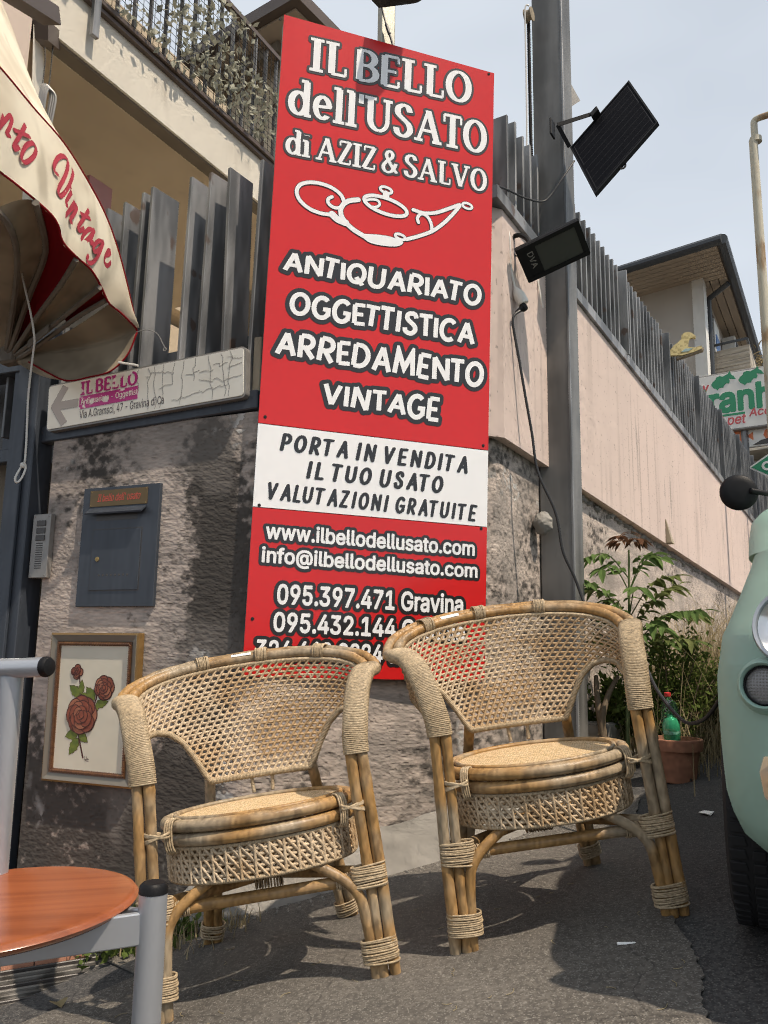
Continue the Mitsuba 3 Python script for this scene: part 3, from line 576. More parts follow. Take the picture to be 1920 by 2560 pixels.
# post and lamp above the sign
ps = thing('lamp_post', 'pale galvanised post with a black lamp rising behind the red sign', 'post')
q = V(-0.0249,3.22,3.6007); part(ps, 'shaft', box((q[0], 3.22, 2.45), (.066, .06, 4.6), [sx_, sy_, Up], .004), 'galvanised')
lh = V(0.0815,2.93,3.536)
hd = hull([V(lh[0]+.075*math.cos(a)+o, lh[1]+.1*math.sin(a), lh[2]+z) for a in np.linspace(0, 6.28, 22) for o, z in ((0, .0), (.0, .03))] + [V(lh[0]-.17, lh[1]+.12, lh[2]+.03+z) for z in (.0, .03)] + [V(lh[0]-.14, lh[1]+.16, lh[2]+.03+z) for z in (0, .03)])
part(ps, 'lamp_head', hd, 'black_plastic')
part(ps, 'lamp_lens', revolve([(0, -.006), (.05, -.005), (.052, 0)], 20, lh), 'label_dark')
part(ps, 'cable', tube(spline([V(-0.0649,3.15,3.7222), V(-0.0416,3.165,3.6135), V(-0.0187,3.165,3.5287), V(-0.0038,3.165,3.4826), V(0.0076,3.165,3.4366)], 8), np.r_[np.full(14, .004), np.full(7, .0075), np.full(12, .005)][:33], 8), 'black_cable')
# ---------------------------------------------------------------- arrow sign on the left wall
def lbox(s0, s1, z0, z1, d0, d1, b=.003, tilt=0.0):
    ex = unit(rL + Up*tilt); return box(L((s0+s1)/2, (z0+z1)/2, (d0+d1)/2), (s1-s0, z1-z0, d1-d0), [ex, nL, np.cross(ex, nL)][0:1] + [np.cross(nL, ex), nL], b)
Ar = thing('arrow_sign', 'long cracked white box sign with a faded arrow and address above the letter box', 'sign')
AO = L(-.571, 1.817, .045); aex = unit(rL + Up*.044); aey = np.cross(nL, aex); aey = aey if aey[2] > 0 else -aey
def ab(x0, x1, y0, y1, d0, d1, b=.003): return box(AO + aex*(x0+x1)/2 + aey*(y0+y1)/2 + nL*(d0+d1)/2, (x1-x0, y1-y0, d1-d0), [aex, aey, nL], b)
hw, hh = .502, .104
rect = sbox(-hw+.02, -hh+.02, hw-.02, hh-.02).buffer(.02, quad_segs=4)
part(Ar, 'case', prism(rect, .05, AO - nL*.055, aex, aey, nL), 'alu_dull')
part(Ar, 'face', prism(rect.buffer(-.008), .004, AO - nL*.004, aex, aey, nL), 'sign_box_white', label='cracked white face')
def ap(g, m, nm, lab=None, d=.0006): part(Ar, nm, prism(affinity.scale(g, .938, .84, origin=(0, 0)), .0006, AO + nL*d, aex, aey, nL), m, label=lab)
ap(union_all([LineString([(-.49, .0), (-.345, .0)]).buffer(.022, cap_style=2), LineString([(-.425, .10), (-.488, .0), (-.425, -.10)]).buffer(.020, cap_style=2)]), 'grey_print', 'arrow', 'faded grey arrow pointing left')
ap(fit(skel_text('IL BELLO', .26, .13, .06, serif=True), -.335, .038, -.015, .038, .064), 'magenta_print', 'lettering', 'faded magenta words IL BELLO')
ap(sbox(-.34, -.038, -.012, .028), 'magenta_print', 'band', 'faded magenta band')
ap(fit(sans('Antiquariato - Oggettist', False), -.33, -.016, -.012, -.016, .030), 'sign_box_white', 'lettering', d=.0016)
ap(fit(sans('Via A.Gramsci, 47 - Gravina di Ca', False), -.335, -.086, .13, -.086, .040), 'faded_print', 'lettering', 'street address Via A.Gramsci, 47')
cr = []
r2 = random.Random(11)
def crack(a, b, n=7, amp=.006):
    a, b = np.array(a), np.array(b); p = [a + (b-a)*t for t in np.linspace(0, 1, n)]
    p = [q + (np.array([r2.gauss(0, amp), r2.gauss(0, amp)]) if 0 < i < n-1 else 0) for i, q in enumerate(p)]
    return LineString([tuple(q) for q in p]).buffer(.0007)
for x in (-.01, .035, .085, .12, .175, .235, .295, .36, .415, .46):
    cr.append(crack((x + r2.uniform(-.01, .01), .109), (x + r2.uniform(-.03, .03), -.104 if r2.random() < .75 else 0)))
for y in (.075, .03, -.015, -.06):
    for x in np.arange(.03, .5, .07):
        if r2.random() < .62: cr.append(crack((x, y + r2.uniform(-.02, .02)), (x+.07, y + r2.uniform(-.02, .02)), 5))
ap(union_all(cr), 'crack', 'crack', 'dark cracks in the white face', d=.0008)
Bd = L(-.048, 1.86, -.015); single('wooden_batten', box(Bd, (.034, .03, .26), [rL, nL, Up], .003), 'wood_old', 'short weathered wooden batten between the arrow sign and the red sign', 'batten')
# ---------------------------------------------------------------- letter box
Mb = thing('letter_box', 'dark blue wall letter box with hood, lock and name plate', 'letter box')
ms0, ms1, mz0, mz1 = -.853, -.462, .944, 1.433
md = .016
def mbx(s0, s1, z0, z1, d0, d1, b=.002): return box(L((s0+s1)/2, (z0+z1)/2, (d0+d1)/2), (s1-s0, z1-z0, d1-d0), [rL, Up, nL], b)
part(Mb, 'plate', mbx(ms0, ms1, mz0, mz1, -.01, md), 'steel_blue')
dx0, dx1, dz0, dz1 = -.785, -.540, 1.010, 1.255
part(Mb, 'door', mbx(dx0, dx1, dz0, dz1, md, md+.0035), 'steel_blue')
part(Mb, 'door_gap', cat_(*[mbx(a, b, c, d, md-.001, md+.0008, .0003) for a, b, c, d in ((dx0-.004, dx0, dz0, dz1), (dx1, dx1+.004, dz0, dz1), (dx0-.004, dx1+.004, dz0-.004, dz0), (dx0-.004, dx1+.004, dz1, dz1+.004))]), 'label_dark')
part(Mb, 'hood', cat_(hull([L(s, z, d) for s in (-.812, -.524) for z, d in ((1.348, md), (1.340, md), (1.322, md+.032), (1.316, md+.030))])), 'steel_blue')
part(Mb, 'slot', mbx(-.775, -.565, 1.293, 1.316, md, md+.001, .0004), 'label_dark')
part(Mb, 'name_plate', mbx(-.815, -.520, 1.352, 1.420, md, md+.003, .001), 'gold_plate', label='brass name plate with red italic writing')
g = affinity.skew(sans("Il bello dell' usato", False), 14, 0, origin=(0, 0))
part(Mb, 'lettering', prism(fit(g, -.775, 1.372, -.555, 1.374, .031), .0006, pL + nL*(md+.0032), rL, Up, nL), 'red_letter_small')
for s, z in ((-.808, 1.357), (-.808, 1.415), (-.527, 1.357), (-.527, 1.415)): part(Mb, 'screw', revolve([(0, .0015), (.003, 0)], 8, L(s, z, md+.003), [rL, Up, nL]), 'brass')
part(Mb, 'lock', revolve([(0, .006), (.003, .006), (.0032, .004), (.009, .004), (.010, 0)], 16, L(-.752, 1.135, md+.003), [rL, Up, nL]), 'brass')
for k in range(8): part(Mb, 'vent_hole', revolve([(0, .0006), (.0048, .0005), (.005, 0)], 10, L(-.738 + k*.0205, 1.070, md+.0035), [rL, Up, nL]), 'label_dark')
# ---------------------------------------------------------------- intercom
Ic = thing('intercom', 'narrow aluminium door intercom with three name buttons and a speaker grille', 'intercom')
ic = (-1.108, -1.010, 1.065, 1.335)
part(Ic, 'plate', mbx(ic[0], ic[1], ic[2], ic[3], .004, .03), 'alu_dull')
for k in range(3): part(Ic, 'button', mbx(-1.083, -1.034, 1.283-k*.031, 1.307-k*.031, .03, .034, .001), 'label_dark')
for k in range(12): part(Ic, 'grille_slot', mbx(-1.080, -1.042, 1.103+k*.0095, 1.108+k*.0095, .0295, .0308, .0004), 'label_dark')
for s, z in ((-1.098, 1.075), (-1.02, 1.075), (-1.098, 1.325), (-1.02, 1.325)): part(Ic, 'screw', revolve([(0, .002), (.004, 0)], 8, L(s, z, .03), [rL, Up, nL]), 'alu_dull')
# ---------------------------------------------------------------- painting of roses
Pt = thing('framed_picture', 'framed embroidered picture of three red roses hanging under the letter box', 'picture')
PO = L(-.722, .552, .026); pex = unit(rL + Up*.004); pn = unit(nL + Up*-.012); pey = np.cross(pn, pex); pey = pey if pey[2] > 0 else -pey; pn = np.cross(pex, pey)
pn = pn if pn @ nL > 0 else -pn
fw, fh = .222, .288
def pb(x0, x1, y0, y1, d0, d1, b=.002): return box(PO + pex*(x0+x1)/2 + pey*(y0+y1)/2 + pn*(d0+d1)/2, (x1-x0, y1-y0, d1-d0), [pex, pey, pn], b)
def frame_ring(w0, w1, d0, d1, m, nm):
    o0x, o0y, o1x, o1y = fw-w0, fh-w0, fw-w1, fh-w1
    a = [PO + pex*sx*o0x + pey*sy*o0y + pn*d0 for sx, sy in ((-1, -1), (1, -1), (1, 1), (-1, 1))]; b = [PO + pex*sx*o1x + pey*sy*o1y + pn*d1 for sx, sy in ((-1, -1), (1, -1), (1, 1), (-1, 1))]
    part(Pt, nm, cat_(*[hull([a[i], a[(i+1) % 4], b[i], b[(i+1) % 4], a[i]-pn*.01, a[(i+1) % 4]-pn*.01, b[i]-pn*.012, b[(i+1) % 4]-pn*.012]) for i in range(4)]), m)
part(Pt, 'back', pb(-fw, fw, -fh, fh, -.027, -.003), 'frame_gold')
frame_ring(0, .008, .006, .008, 'frame_gold', 'outer_moulding')
frame_ring(.008, .034, .012, .001, 'frame_silver', 'silver_moulding')
frame_ring(.034, .050, .006, .003, 'frame_brown', 'inner_moulding')
rope = []
for i in range(4):
    cs = [(-1, -1), (1, -1), (1, 1), (-1, 1)]; a, b = cs[i], cs[(i+1) % 4]; ln_ = (2*(fw-.042) if a[1] == b[1] else 2*(fh-.042)); n = int(ln_/.0085)
    for k in range(n):
        t = (k+.5)/n; x = (a[0] + (b[0]-a[0])*t)*(fw-.042); y = (a[1] + (b[1]-a[1])*t)*(fh-.042)
        rope.append(box(PO + pex*x + pey*y + pn*.007, (.0042, .013, .006), [pex*.7+pey*.7, pex*-.7+pey*.7, pn], .002))
part(Pt, 'rope_beading', cat_(*rope), 'frame_brown', kind='stuff')
part(Pt, 'canvas', pb(-fw+.045, fw-.045, -fh+.045, fh-.045, -.004, -.001), 'canvas')
cw, ch = fw-.05, fh-.05
def pp(x, y): return ((x - 523 + (y-15)*.083)/198*cw, (385-y)/370*ch)       # from a 1:2.2 sketch of the picture
r3 = random.Random(5)
def rose(cx, cy, r, petals):
    """overlapping petal shapes, dark gaps between them"""
    x, y = pp(cx, cy); R_ = r/200*cw*.76
    out = []
    for ring, k, rad, sz in ((0, petals, .74, .46), (1, petals-1, .50, .40), (2, 4, .27, .30), (3, 3, .1, .2)):
        for j in range(k):
            a = 2*math.pi*(j + .4*ring)/k + r3.uniform(-.15, .15)
            c = Point(0, 0).buffer(1, quad_segs=4); c = affinity.scale(c, R_*sz*1.25, R_*sz); c = affinity.rotate(c, math.degrees(a)+90, origin=(0, 0))
            out.append((ring, affinity.translate(c, x + math.cos(a)*R_*rad, y + math.sin(a)*R_*rad*.95)))
    return x, y, R_, out
def pprint_(g, m, nm, d, lab=None): part(Pt, nm, prism(g, .0004, PO + pn*(-.0008 + d), pex, pey, pn), m, label=lab)
def leaf_poly(x0, y0, x1, y1, w):
    a, b = np.array(pp(x0, y0)), np.array(pp(x1, y1)); d = b-a; n_ = np.array([-d[1], d[0]])*w
    return Polygon([tuple(a + d*t + n_*math.sin(math.pi*t**.8)*(1 + .12*(-1)**i)) for i, t in enumerate(np.linspace(0, 1, 9))] + [tuple(a + d*t - n_*math.sin(math.pi*t**.8)*(1 + .12*(-1)**i)) for i, t in reversed(list(enumerate(np.linspace(0, 1, 9))))]).buffer(0)
stem = union_all([LineString([pp(*q) for q in s]).buffer(w) for s, w in (([(430, 200), (435, 300), (440, 340)], .0028), ([(505, 390), (525, 330), (530, 300)], .003), ([(415, 530), (425, 600), (440, 680)], .0034), ([(440, 400), (418, 540)], .003))])
pprint_(stem, 'thread_dark', 'stem', .0002)
for i, q in enumerate(((430, 320, 372, 258, .28), (437, 310, 445, 222, .24), (490, 350, 440, 300, .28), (515, 340, 470, 265, .3), (520, 370, 592, 345, .26), (505, 410, 540, 360, .3), (418, 535, 340, 565, .3), (420, 540, 470, 590, .28), (415, 570, 360, 670, .26))):
    lp = leaf_poly(*q); pprint_(lp.buffer(.0014), 'thread_dark', 'leaf_outline', .0004); pprint_(lp, 'thread_leaf', 'leaf', .0009)
for (cx, cy, r, k) in ((440, 430, 98, 8), (575, 265, 62, 7), (418, 175, 38, 4)):
    x, y, R_, out = rose(cx, cy, r, k); d = .0014
    sil = union_all([o for _, o in out]).buffer(.0025); pprint_(sil, 'thread_dark', 'rose', d, 'embroidered red rose')
    rk = scene and name_for  # noqa
    for ring in range(4):
        for j, o in enumerate([o for q_, o in out if q_ == ring]):
            d += .00022; pprint_(o.buffer(.0012), 'thread_dark', 'petal_shade', d); d += .00018; pprint_(o.buffer(-.0022), 'thread_rose_pale' if (j+ring) % 3 == 0 else 'thread_rose', 'petal', d)
pprint_(union_all([LineString([pp(*a), pp(*b)]).buffer(.0009) for a, b in (((452, 672), (452, 686)), ((463, 672), (463, 686)), ((463, 686), (470, 686)), ((448, 690), (474, 690)), ((450, 697), (472, 700)))]), 'thread_dark', 'initials', .0002)
# ---------------------------------------------------------------- steel pole with its fittings
Po = thing('steel_pole', 'thick grey steel pole standing in front of the right wall', 'pole')
pc0 = Rw(.541, 0, .005); w_ = .16
c = pc0 + rR*w_/2 + nR*w_/2
part(Po, 'shaft', box(c + Up*2.7, (w_, w_, 5.6), [rR, nR, Up], .006), 'steel_pole')
part(Po, 'flange', box(pc0 + nR*(w_+.001) + rR*.004 + Up*2.7, (.014, .012, 5.6), [rR, nR, Up], .002), 'steel_grey')
part(Po, 'base_plate', box(c + Up*.34, (.26, .26, .02), [rR, nR, Up], .003), 'steel_pole')
single('footing_block', (lambda m: (np.array(m[0]) + (meshkit.fbm(np.array(m[0])*30, 3)-.5)[:, None]*.008, m[1]))(box(c + Up*.20 - rR*.03 + nR*.02, (.36, .34, .30), [rR, nR, Up], .012)), 'concrete_grey', 'grey concrete footing block of the steel pole behind the right rattan chair', 'block')
single('cement_block', box(V(1.1035,4.15,0.3706), (.22, .16, .16), [rR, nR, Up], .012), 'concrete_grey', 'small cement block lying among the plants beside the pole', 'block')
# corrugated conduit down the left edge of the pole
def corr(path, r, amp, pitch):
    p = np.asarray(path, float); L_ = np.r_[0, np.cumsum(np.linalg.norm(np.diff(p, axis=0), axis=1))]; n = int(L_[-1]/pitch*4); s = np.linspace(0, L_[-1], n)
    q = np.stack([np.interp(s, L_, p[:, k]) for k in range(3)], -1); return tube(q, r + amp*np.sin(2*np.pi*s/pitch), 8)
single('conduit', corr([V(0.7232,3.74,4.1147), V(0.7238,3.735,3.501), V(0.7274,3.73,2.8523)], .0085, .0015, .011), 'black_plastic', 'black corrugated conduit running down the left edge of the pole', 'pipe', smooth=True)
wc = thing('hanging_rope', 'long white cord hanging beside the steel pole from a reel at the top', 'cord')
part(wc, 'cord', tube(spline([V(0.7107,3.66,4.1052), V(0.6917,3.66,4.086), V(0.6947,3.68,3.8967), V(0.6948,3.68,3.4609), V(0.6855,3.68,3.0835), V(0.6712,3.66,2.877), V(0.6863,3.63,2.7927)], 10), .0042, 7), 'white_cable')
part(wc, 'reel', revolve([(0, -.02), (.035, -.02), (.035, -.014), (.026, -.012), (.026, .012), (.035, .014), (.035, .02), (0, .02)], 18, V(0.7176,3.7,4.0841), axes(V(.85, -.525, 0))), 'wood_old')
part(wc, 'loose_end', tube(spline([V(0.6539,3.62,2.8415), V(0.6654,3.61,2.8066), V(0.6845,3.62,2.7914)], 5), .0035, 6), 'white_cable')
ex = thing('extension_lead', 'white lead with a white socket hanging down the wall beside the red sign', 'cable')
part(ex, 'lead', tube(spline([V(0.5224,3.4,2.7277), V(0.5411,3.38,2.701), V(0.5498,3.37,2.6328), V(0.5539,3.38,2.5214), V(0.569,3.39,2.4396), V(0.5777,3.39,2.4031)], 8), .0052, 8), 'white_cable')
a_, b_ = V(0.5759,3.39,2.4108), V(0.6181,3.39,2.3234)
ax = axes(unit(b_-a_))
part(ex, 'socket', revolve([(0, 0), (.009, .0), (.013, .008), (.022, .022), (.027, .036), (.027, .078), (.024, .084), (0, .084)], 16, a_, ax), 'white_cable', smooth=35)
bc = thing('black_cable', 'black cable plugged into the white socket and running behind the right chair to the car', 'cable')
part(bc, 'plug', revolve([(0, 0), (.019, 0), (.019, .016), (.012, .024), (.009, .05), (.006, .056), (0, .056)], 14, V(0.6172,3.385,2.3212), axes(unit(V(0.564,3.37,2.2757)-V(0.6208,3.385,2.325)))), 'black_plastic', smooth=35)
part(bc, 'cord', tube(spline([V(0.5927,3.37,2.2932), V(0.5658,3.36,2.2676), V(0.5583,3.36,2.2336), V(0.5681,3.37,2.1742), V(0.588,3.38,2.0665), V(0.6193,3.4,1.8893), V(0.6473,3.42,1.7402), V(0.6709,3.42,1.5691), V(0.7444,3.42,1.3892), V(0.772,3.42,1.2238), V(0.8177,3.42,1.116), V(0.8574,3.4,0.9929), V(0.8897,3.3,0.8777), V(0.9408,3.15,0.8141), V(0.97,3.05,0.785), V(0.9723,2.98,0.7368), V(0.9775,2.9,0.6693), V(0.9981,2.8,0.6), V(1.0182,2.72,0.5705), V(1.0351,2.62,0.5959), V(1.0428,2.52,0.6606), V(1.053,2.45,0.7214)], 8), .0062, 8), 'black_cable')
# solar panel on a bracket
So = thing('solar_panel', 'small black solar panel on a bracket high on the steel pole', 'solar panel')
P0, P1, P3 = V(0.9064,3.66,3.2966), V(1.1894,3.58,3.6191), V(0.9607,3.44,2.9096)
e1, e2 = P1-P0, P3-P0; n_ = unit(np.cross(e1, e2)); n_ = n_ if n_ @ (P0 - V(0, 0, .8)) < 0 else -n_
l1, l2 = np.linalg.norm(e1), np.linalg.norm(e2); u1, u2 = unit(e1), unit(e2)
def pbx(a0, a1, b0, b1, d0, d1, b=.0015):
    return hull([P0 + u1*a + u2*bb + n_*d for a in (a0, a1) for bb in (b0, b1) for d in (d0, d1)])
part(So, 'frame', cat_(pbx(0, l1, 0, .009, -.022, .0), pbx(0, l1, l2-.009, l2, -.022, .0), pbx(0, .009, .009, l2-.009, -.022, .0), pbx(l1-.009, l1, .009, l2-.009, -.022, 0)), 'black_plastic')
part(So, 'cells', pbx(.009, l1-.009, .009, l2-.009, -.012, -.004), 'solar_cell')
for k in range(10): part(So, 'busbar', pbx(.025, l1-.022, .022 + k*(l2-.045)/9-.0007, .022 + k*(l2-.045)/9+.0007, -.004, -.0034), 'solar_line')
for a in (.022, l1-.022): part(So, 'busbar', pbx(a-.0012, a+.0012, .02, l2*.46, -.004, -.0034), 'solar_line'); part(So, 'busbar', pbx(a-.0012, a+.0012, l2*.54, l2-.02, -.004, -.0034), 'solar_line')
def strap(a, b, w, t, up=Up): a, b = np.asarray(a), np.asarray(b); d = b-a; z = unit(np.cross(d, up)); return box((a+b)/2, (np.linalg.norm(d), w, t), [d, np.cross(z, unit(d)), z], .001)
bk = V(0.8373,3.62,3.3937); part(So, 'bracket_arm', strap(bk, V(1.0298,3.6,3.4512), .022, .004), 'black_plastic'); part(So, 'bracket_arm', strap(bk, V(0.9044,3.66,3.2987), .02, .004, V(1, 0, 0)), 'black_plastic')
part(So, 'clamp', box(V(1.0216,3.6,3.4445), (.05, .035, .035), [u1, u2, n_]), 'black_plastic')
part(So, 'hook', tube([V(1.0849,3.42,3.0485) + V(.02*math.cos(a), 0, .02*math.sin(a)) for a in np.linspace(1.4, -2.6, 12)], .005, 6), 'black_plastic')
part(So, 'wall_plate', box(bk + V(-.02, .03, 0), (.01, .06, .09), [nR, rR, Up]), 'black_plastic')
single('panel_cable', tube(spline([V(0.9116,3.6,3.1844), V(0.8537,3.58,3.0887), V(0.7832,3.58,2.9811), V(0.7338,3.56,2.9387), V(0.6345,3.46,2.8977), V(0.5434,3.36,2.8735), V(0.4706,3.26,2.836)], 8), .0048, 7), 'black_cable', 'thin black cable drooping from the solar panel to the red sign', 'cable')
single('metal_flag', hull([V(1.0145,4.05,3.9656), V(1.0682,4.05,3.8534), V(1.011,4.05,3.8124), V(0.954,4.05,3.8814), V(1.017,4.06,3.9734), V(1.0709,4.06,3.861), V(1.0135,4.06,3.8199), V(0.9563,4.06,3.8891)]), 'alu_dull', 'pale sheet of metal sticking out behind the steel pole', 'plate')
# floodlight
Fl = thing('floodlight', 'black floodlight with a square grey glass on the steel pole', 'floodlight')
fc = V(0.7342,3.33,2.5605); wd = unit(V(.93, -.37, .34)); fz = unit(V(-.37, -.93, 0)*math.cos(1.0) - Up*math.sin(1.0)); fz = unit(fz - wd*(fz @ wd)); hd_ = np.cross(fz, wd); hd_ = hd_ if hd_[2] > 0 else -hd_
def fb(x0, x1, y0, y1, z0, z1): return hull([fc + wd*x + hd_*y + fz*z for x in (x0, x1) for y in (y0, y1) for z in (z0, z1)])
part(Fl, 'housing', cat_(hull([fc + wd*x*k + hd_*y*k + fz*z for x in (-.138, .138) for y in (-.08, .08) for z, k in ((0, 1), (-.03, 1), (-.075, .6))]), fb(-.148, .148, -.088, .088, -.012, .006)), 'black_plastic')
part(Fl, 'bezel', cat_(fb(-.145, .145, .067, .087, .006, .016), fb(-.145, .145, -.087, -.067, .006, .016), fb(-.145, -.062, -.067, .067, .006, .013), fb(.122, .145, -.067, .067, .006, .013)), 'black_plastic')
part(Fl, 'glass', fb(-.062, .122, -.067, .067, .004, .010), 'lamp_glass')
part(Fl, 'lettering', prism(affinity.rotate(fit(sans('DVA', False), -.05, 0, .03, 0, .026), 0, origin=(0, 0)), .0006, fc + wd*-.105 + hd_*0 + fz*.0132, hd_*-1.0, wd, fz), 'alu_dull')
part(Fl, 'bracket', cat_(tube(spline([V(0.571,3.42,2.6761), V(0.6026,3.4,2.6737), V(0.6316,3.38,2.6436), V(0.6401,3.36,2.6056)], 5), .011, 8), box(fc - fz*.09 + hd_*.02, (.07, .05, .04), [wd, hd_, fz])), 'black_plastic')
part(Fl, 'lead', tube(spline([fc - fz*.08 - wd*.06, V(0.5865,3.42,2.5815), V(0.5762,3.42,2.6405), V(0.5714,3.4,2.6692)], 6), .004, 6), 'black_cable')
single('white_rod', tube([V(0.7317,3.66,2.5826), V(0.7546,3.66,2.438)], .0045, 6), 'white_cable', 'short white rod on the pole under the floodlight', 'rod')
# ---------------------------------------------------------------- awning
Aw = thing('awning', 'faded cream and red round shop awning with script lettering and dark ribs', 'awning')
piv = V(-1.621,3.3,2.0285)
top_px = [V(-1.248,1.95,2.5111), V(-1.2395,2.1,2.5507), V(-1.2301,2.25,2.5797), V(-1.201,2.43,2.5721), V(-1.1497,2.6,2.5386), V(-1.0833,2.78,2.4231), V(-1.0473,2.89,2.3037), V(-1.0182,2.98,2.151), V(-1.0074,3.05,2.0534)]
bot_px = [V(-1.2077,1.95,2.1403), V(-1.2018,2.1,2.1817), V(-1.1956,2.25,2.2213), V(-1.1444,2.4,2.2131), V(-1.1135,2.48,2.1916), V(-1.1123,2.54,2.1505), V(-1.0949,2.62,2.1366), V(-1.0694,2.7,2.1258), V(-1.0667,2.8,2.1087), V(-1.0596,2.87,2.0772), V(-1.036,2.95,2.069), V(-1.0072,3.05,2.0501)]
def resamp(p, n): p = np.asarray(p); l = np.r_[0, np.cumsum(np.linalg.norm(np.diff(p, axis=0), axis=1))]; s = np.linspace(0, l[-1], n); return np.stack([np.interp(s, l, p[:, k]) for k in range(3)], -1)
vt, vb = resamp(spline(top_px, 12), 60), resamp(spline(bot_px, 12), 60)
nrm_v = unit(np.cross(vt[20]-vt[10], vb[10]-vt[10])); nrm_v = nrm_v if nrm_v @ (V(0, 0, .8)-vt[10]) > 0 else -nrm_v
val = np.array([vb + (vt-vb)*t + nrm_v*(.012*math.sin(math.pi*t) + .006*np.sin(np.arange(60)*.9)[:, None]*(1-t)) for t in np.linspace(0, 1, 9)])
part(Aw, 'valance', grid(val), 'fabric_cream', smooth=True, label='cream valance with red script lettering')
part(Aw, 'hem', tube(vb, .004, 6), 'fabric_red'); part(Aw, 'top_piping', tube(vt, .004, 6), 'fabric_red')
def roof_pt(k, n):   # outer shell behind the valance up to the wall
    return None
wall_top = [V(-1.9164,2.9,3.8994), V(-1.797,3.,3.7281), V(-1.7269,3.1,3.5849), V(-1.6872,3.2,3.4309), V(-1.6512,3.25,3.1893), V(-1.6475,3.3,2.9062), V(-1.6504,3.32,2.6447), V(-1.6484,3.33,2.382), V(-1.6331,3.32,2.1534)]
wt = resamp(spline(wall_top, 10), 60)
part(Aw, 'canopy', grid(np.array([vt + (wt-vt)*t + V(0, 0, .10)*math.sin(math.pi*t)*(np.linspace(1, .0, 60)[:, None]) for t in np.linspace(0, 1, 10)])), 'fabric_cream', smooth=True, label='cream canopy cloth')
# lower skirt and inside panels between the ribs
def fan(a, b, n=10, sag=.02, steps=8):
    a, b = np.asarray(a), np.asarray(b); rows = []
    for t in np.linspace(0, 1, n):
        e = a + (b-a)*t; row = piv + (e-piv)*np.linspace(.03, 1, steps)[:, None]; row[:, 2] -= sag*np.sin(np.pi*np.linspace(0, 1, steps))*math.sin(math.pi*t); rows.append(row)
    return np.array(rows)
rim_sk = spline([V(-1.5153,3.24,1.97), V(-1.3902,3.15,1.8924), V(-1.2878,3.1,1.8427), V(-1.1902,3.07,1.8491), V(-1.0949,3.04,1.8651), V(-1.0329,3.04,1.9328), V(-1.0063,3.04,2.0105), V(-1.0087,3.05,2.0483), V(-1.0458,2.98,2.0719), V(-1.0703,2.9,2.0856)], 5)
rows = []
for e in rim_sk: rows.append(piv + (e-piv)*np.linspace(.05, 1, 10)[:, None] + V(0, 0, -.03)*np.sin(np.pi*np.linspace(0, 1, 10))[:, None])
part(Aw, 'skirt', grid(np.array(rows)), 'fabric_shaded', smooth=True, label='sagging cream end panel')
part(Aw, 'skirt_hem', tube(rim_sk[:36], .0035, 6), 'fabric_red')
def rib_line(p): return resamp(spline(p, 8), 18)
ends = [rib_line(q) for q in (
 [V(-1.0705,2.88,2.0961), V(-1.235,3.02,2.0826), V(-1.4614,3.2,2.0319), V(-1.5866,3.29,2.0035)],
 [V(-1.0668,2.8,2.1103), V(-1.2327,2.98,2.1038), V(-1.4552,3.18,2.0576), V(-1.5996,3.29,2.0142)],
 [V(-1.097,2.64,2.1393), V(-1.2307,2.84,2.1361), V(-1.4382,3.1,2.0998), V(-1.6075,3.29,2.0249)],
 [V(-1.1444,2.4,2.2131), V(-1.2304,2.68,2.2317), V(-1.2949,2.82,2.222), V(-1.4499,3.06,2.1856), V(-1.6202,3.29,2.0319)],
 [V(-1.2204,2.3,2.1304), V(-1.2527,2.45,2.1664), V(-1.3059,2.62,2.1873), V(-1.3723,2.78,2.1922), V(-1.4878,3.02,2.175), V(-1.6337,3.29,2.0462)])]
def between(r1, r2, m, nm, lab=None, off=.015): part(Aw, nm, grid(np.array([r1 + (r2-r1)*t + V(0, .02, off)*math.sin(math.pi*t) for t in np.linspace(0, 1, 7)])), m, smooth=True, label=lab)
between(ends[1], ends[2], 'fabric_shaded', 'inner_panel', off=.03); between(ends[2], ends[3], 'fabric_red', 'inner_panel', 'dark red inner panel', off=.03); between(ends[3], ends[4], 'fabric_shaded', 'inner_panel', off=.03); between(ends[4], ends[4]*V(1, 1, 1) + V(-.55, .0, .02), 'fabric_shaded', 'inner_panel', off=.0)
between(ends[0][:9], ends[1][:9], 'fabric_red', 'inner_panel', 'small dark red strip between the ribs', off=.01)
for q, r_ in zip(ends, (.010, .010, .010, .012, .012)): part(Aw, 'rib', tube(q - V(0, .012, .010), r_, 6), 'rib_steel')
part(Aw, 'pivot', box(piv, (.09, .06, .10), [rL, nL, Up], .01), 'rib_steel'); 
part(Aw, 'hinge_plate', strap(ends[1][10] - V(0, .03, .02), ends[1][14] - V(0, .03, .02), .035, .006), 'rib_steel')
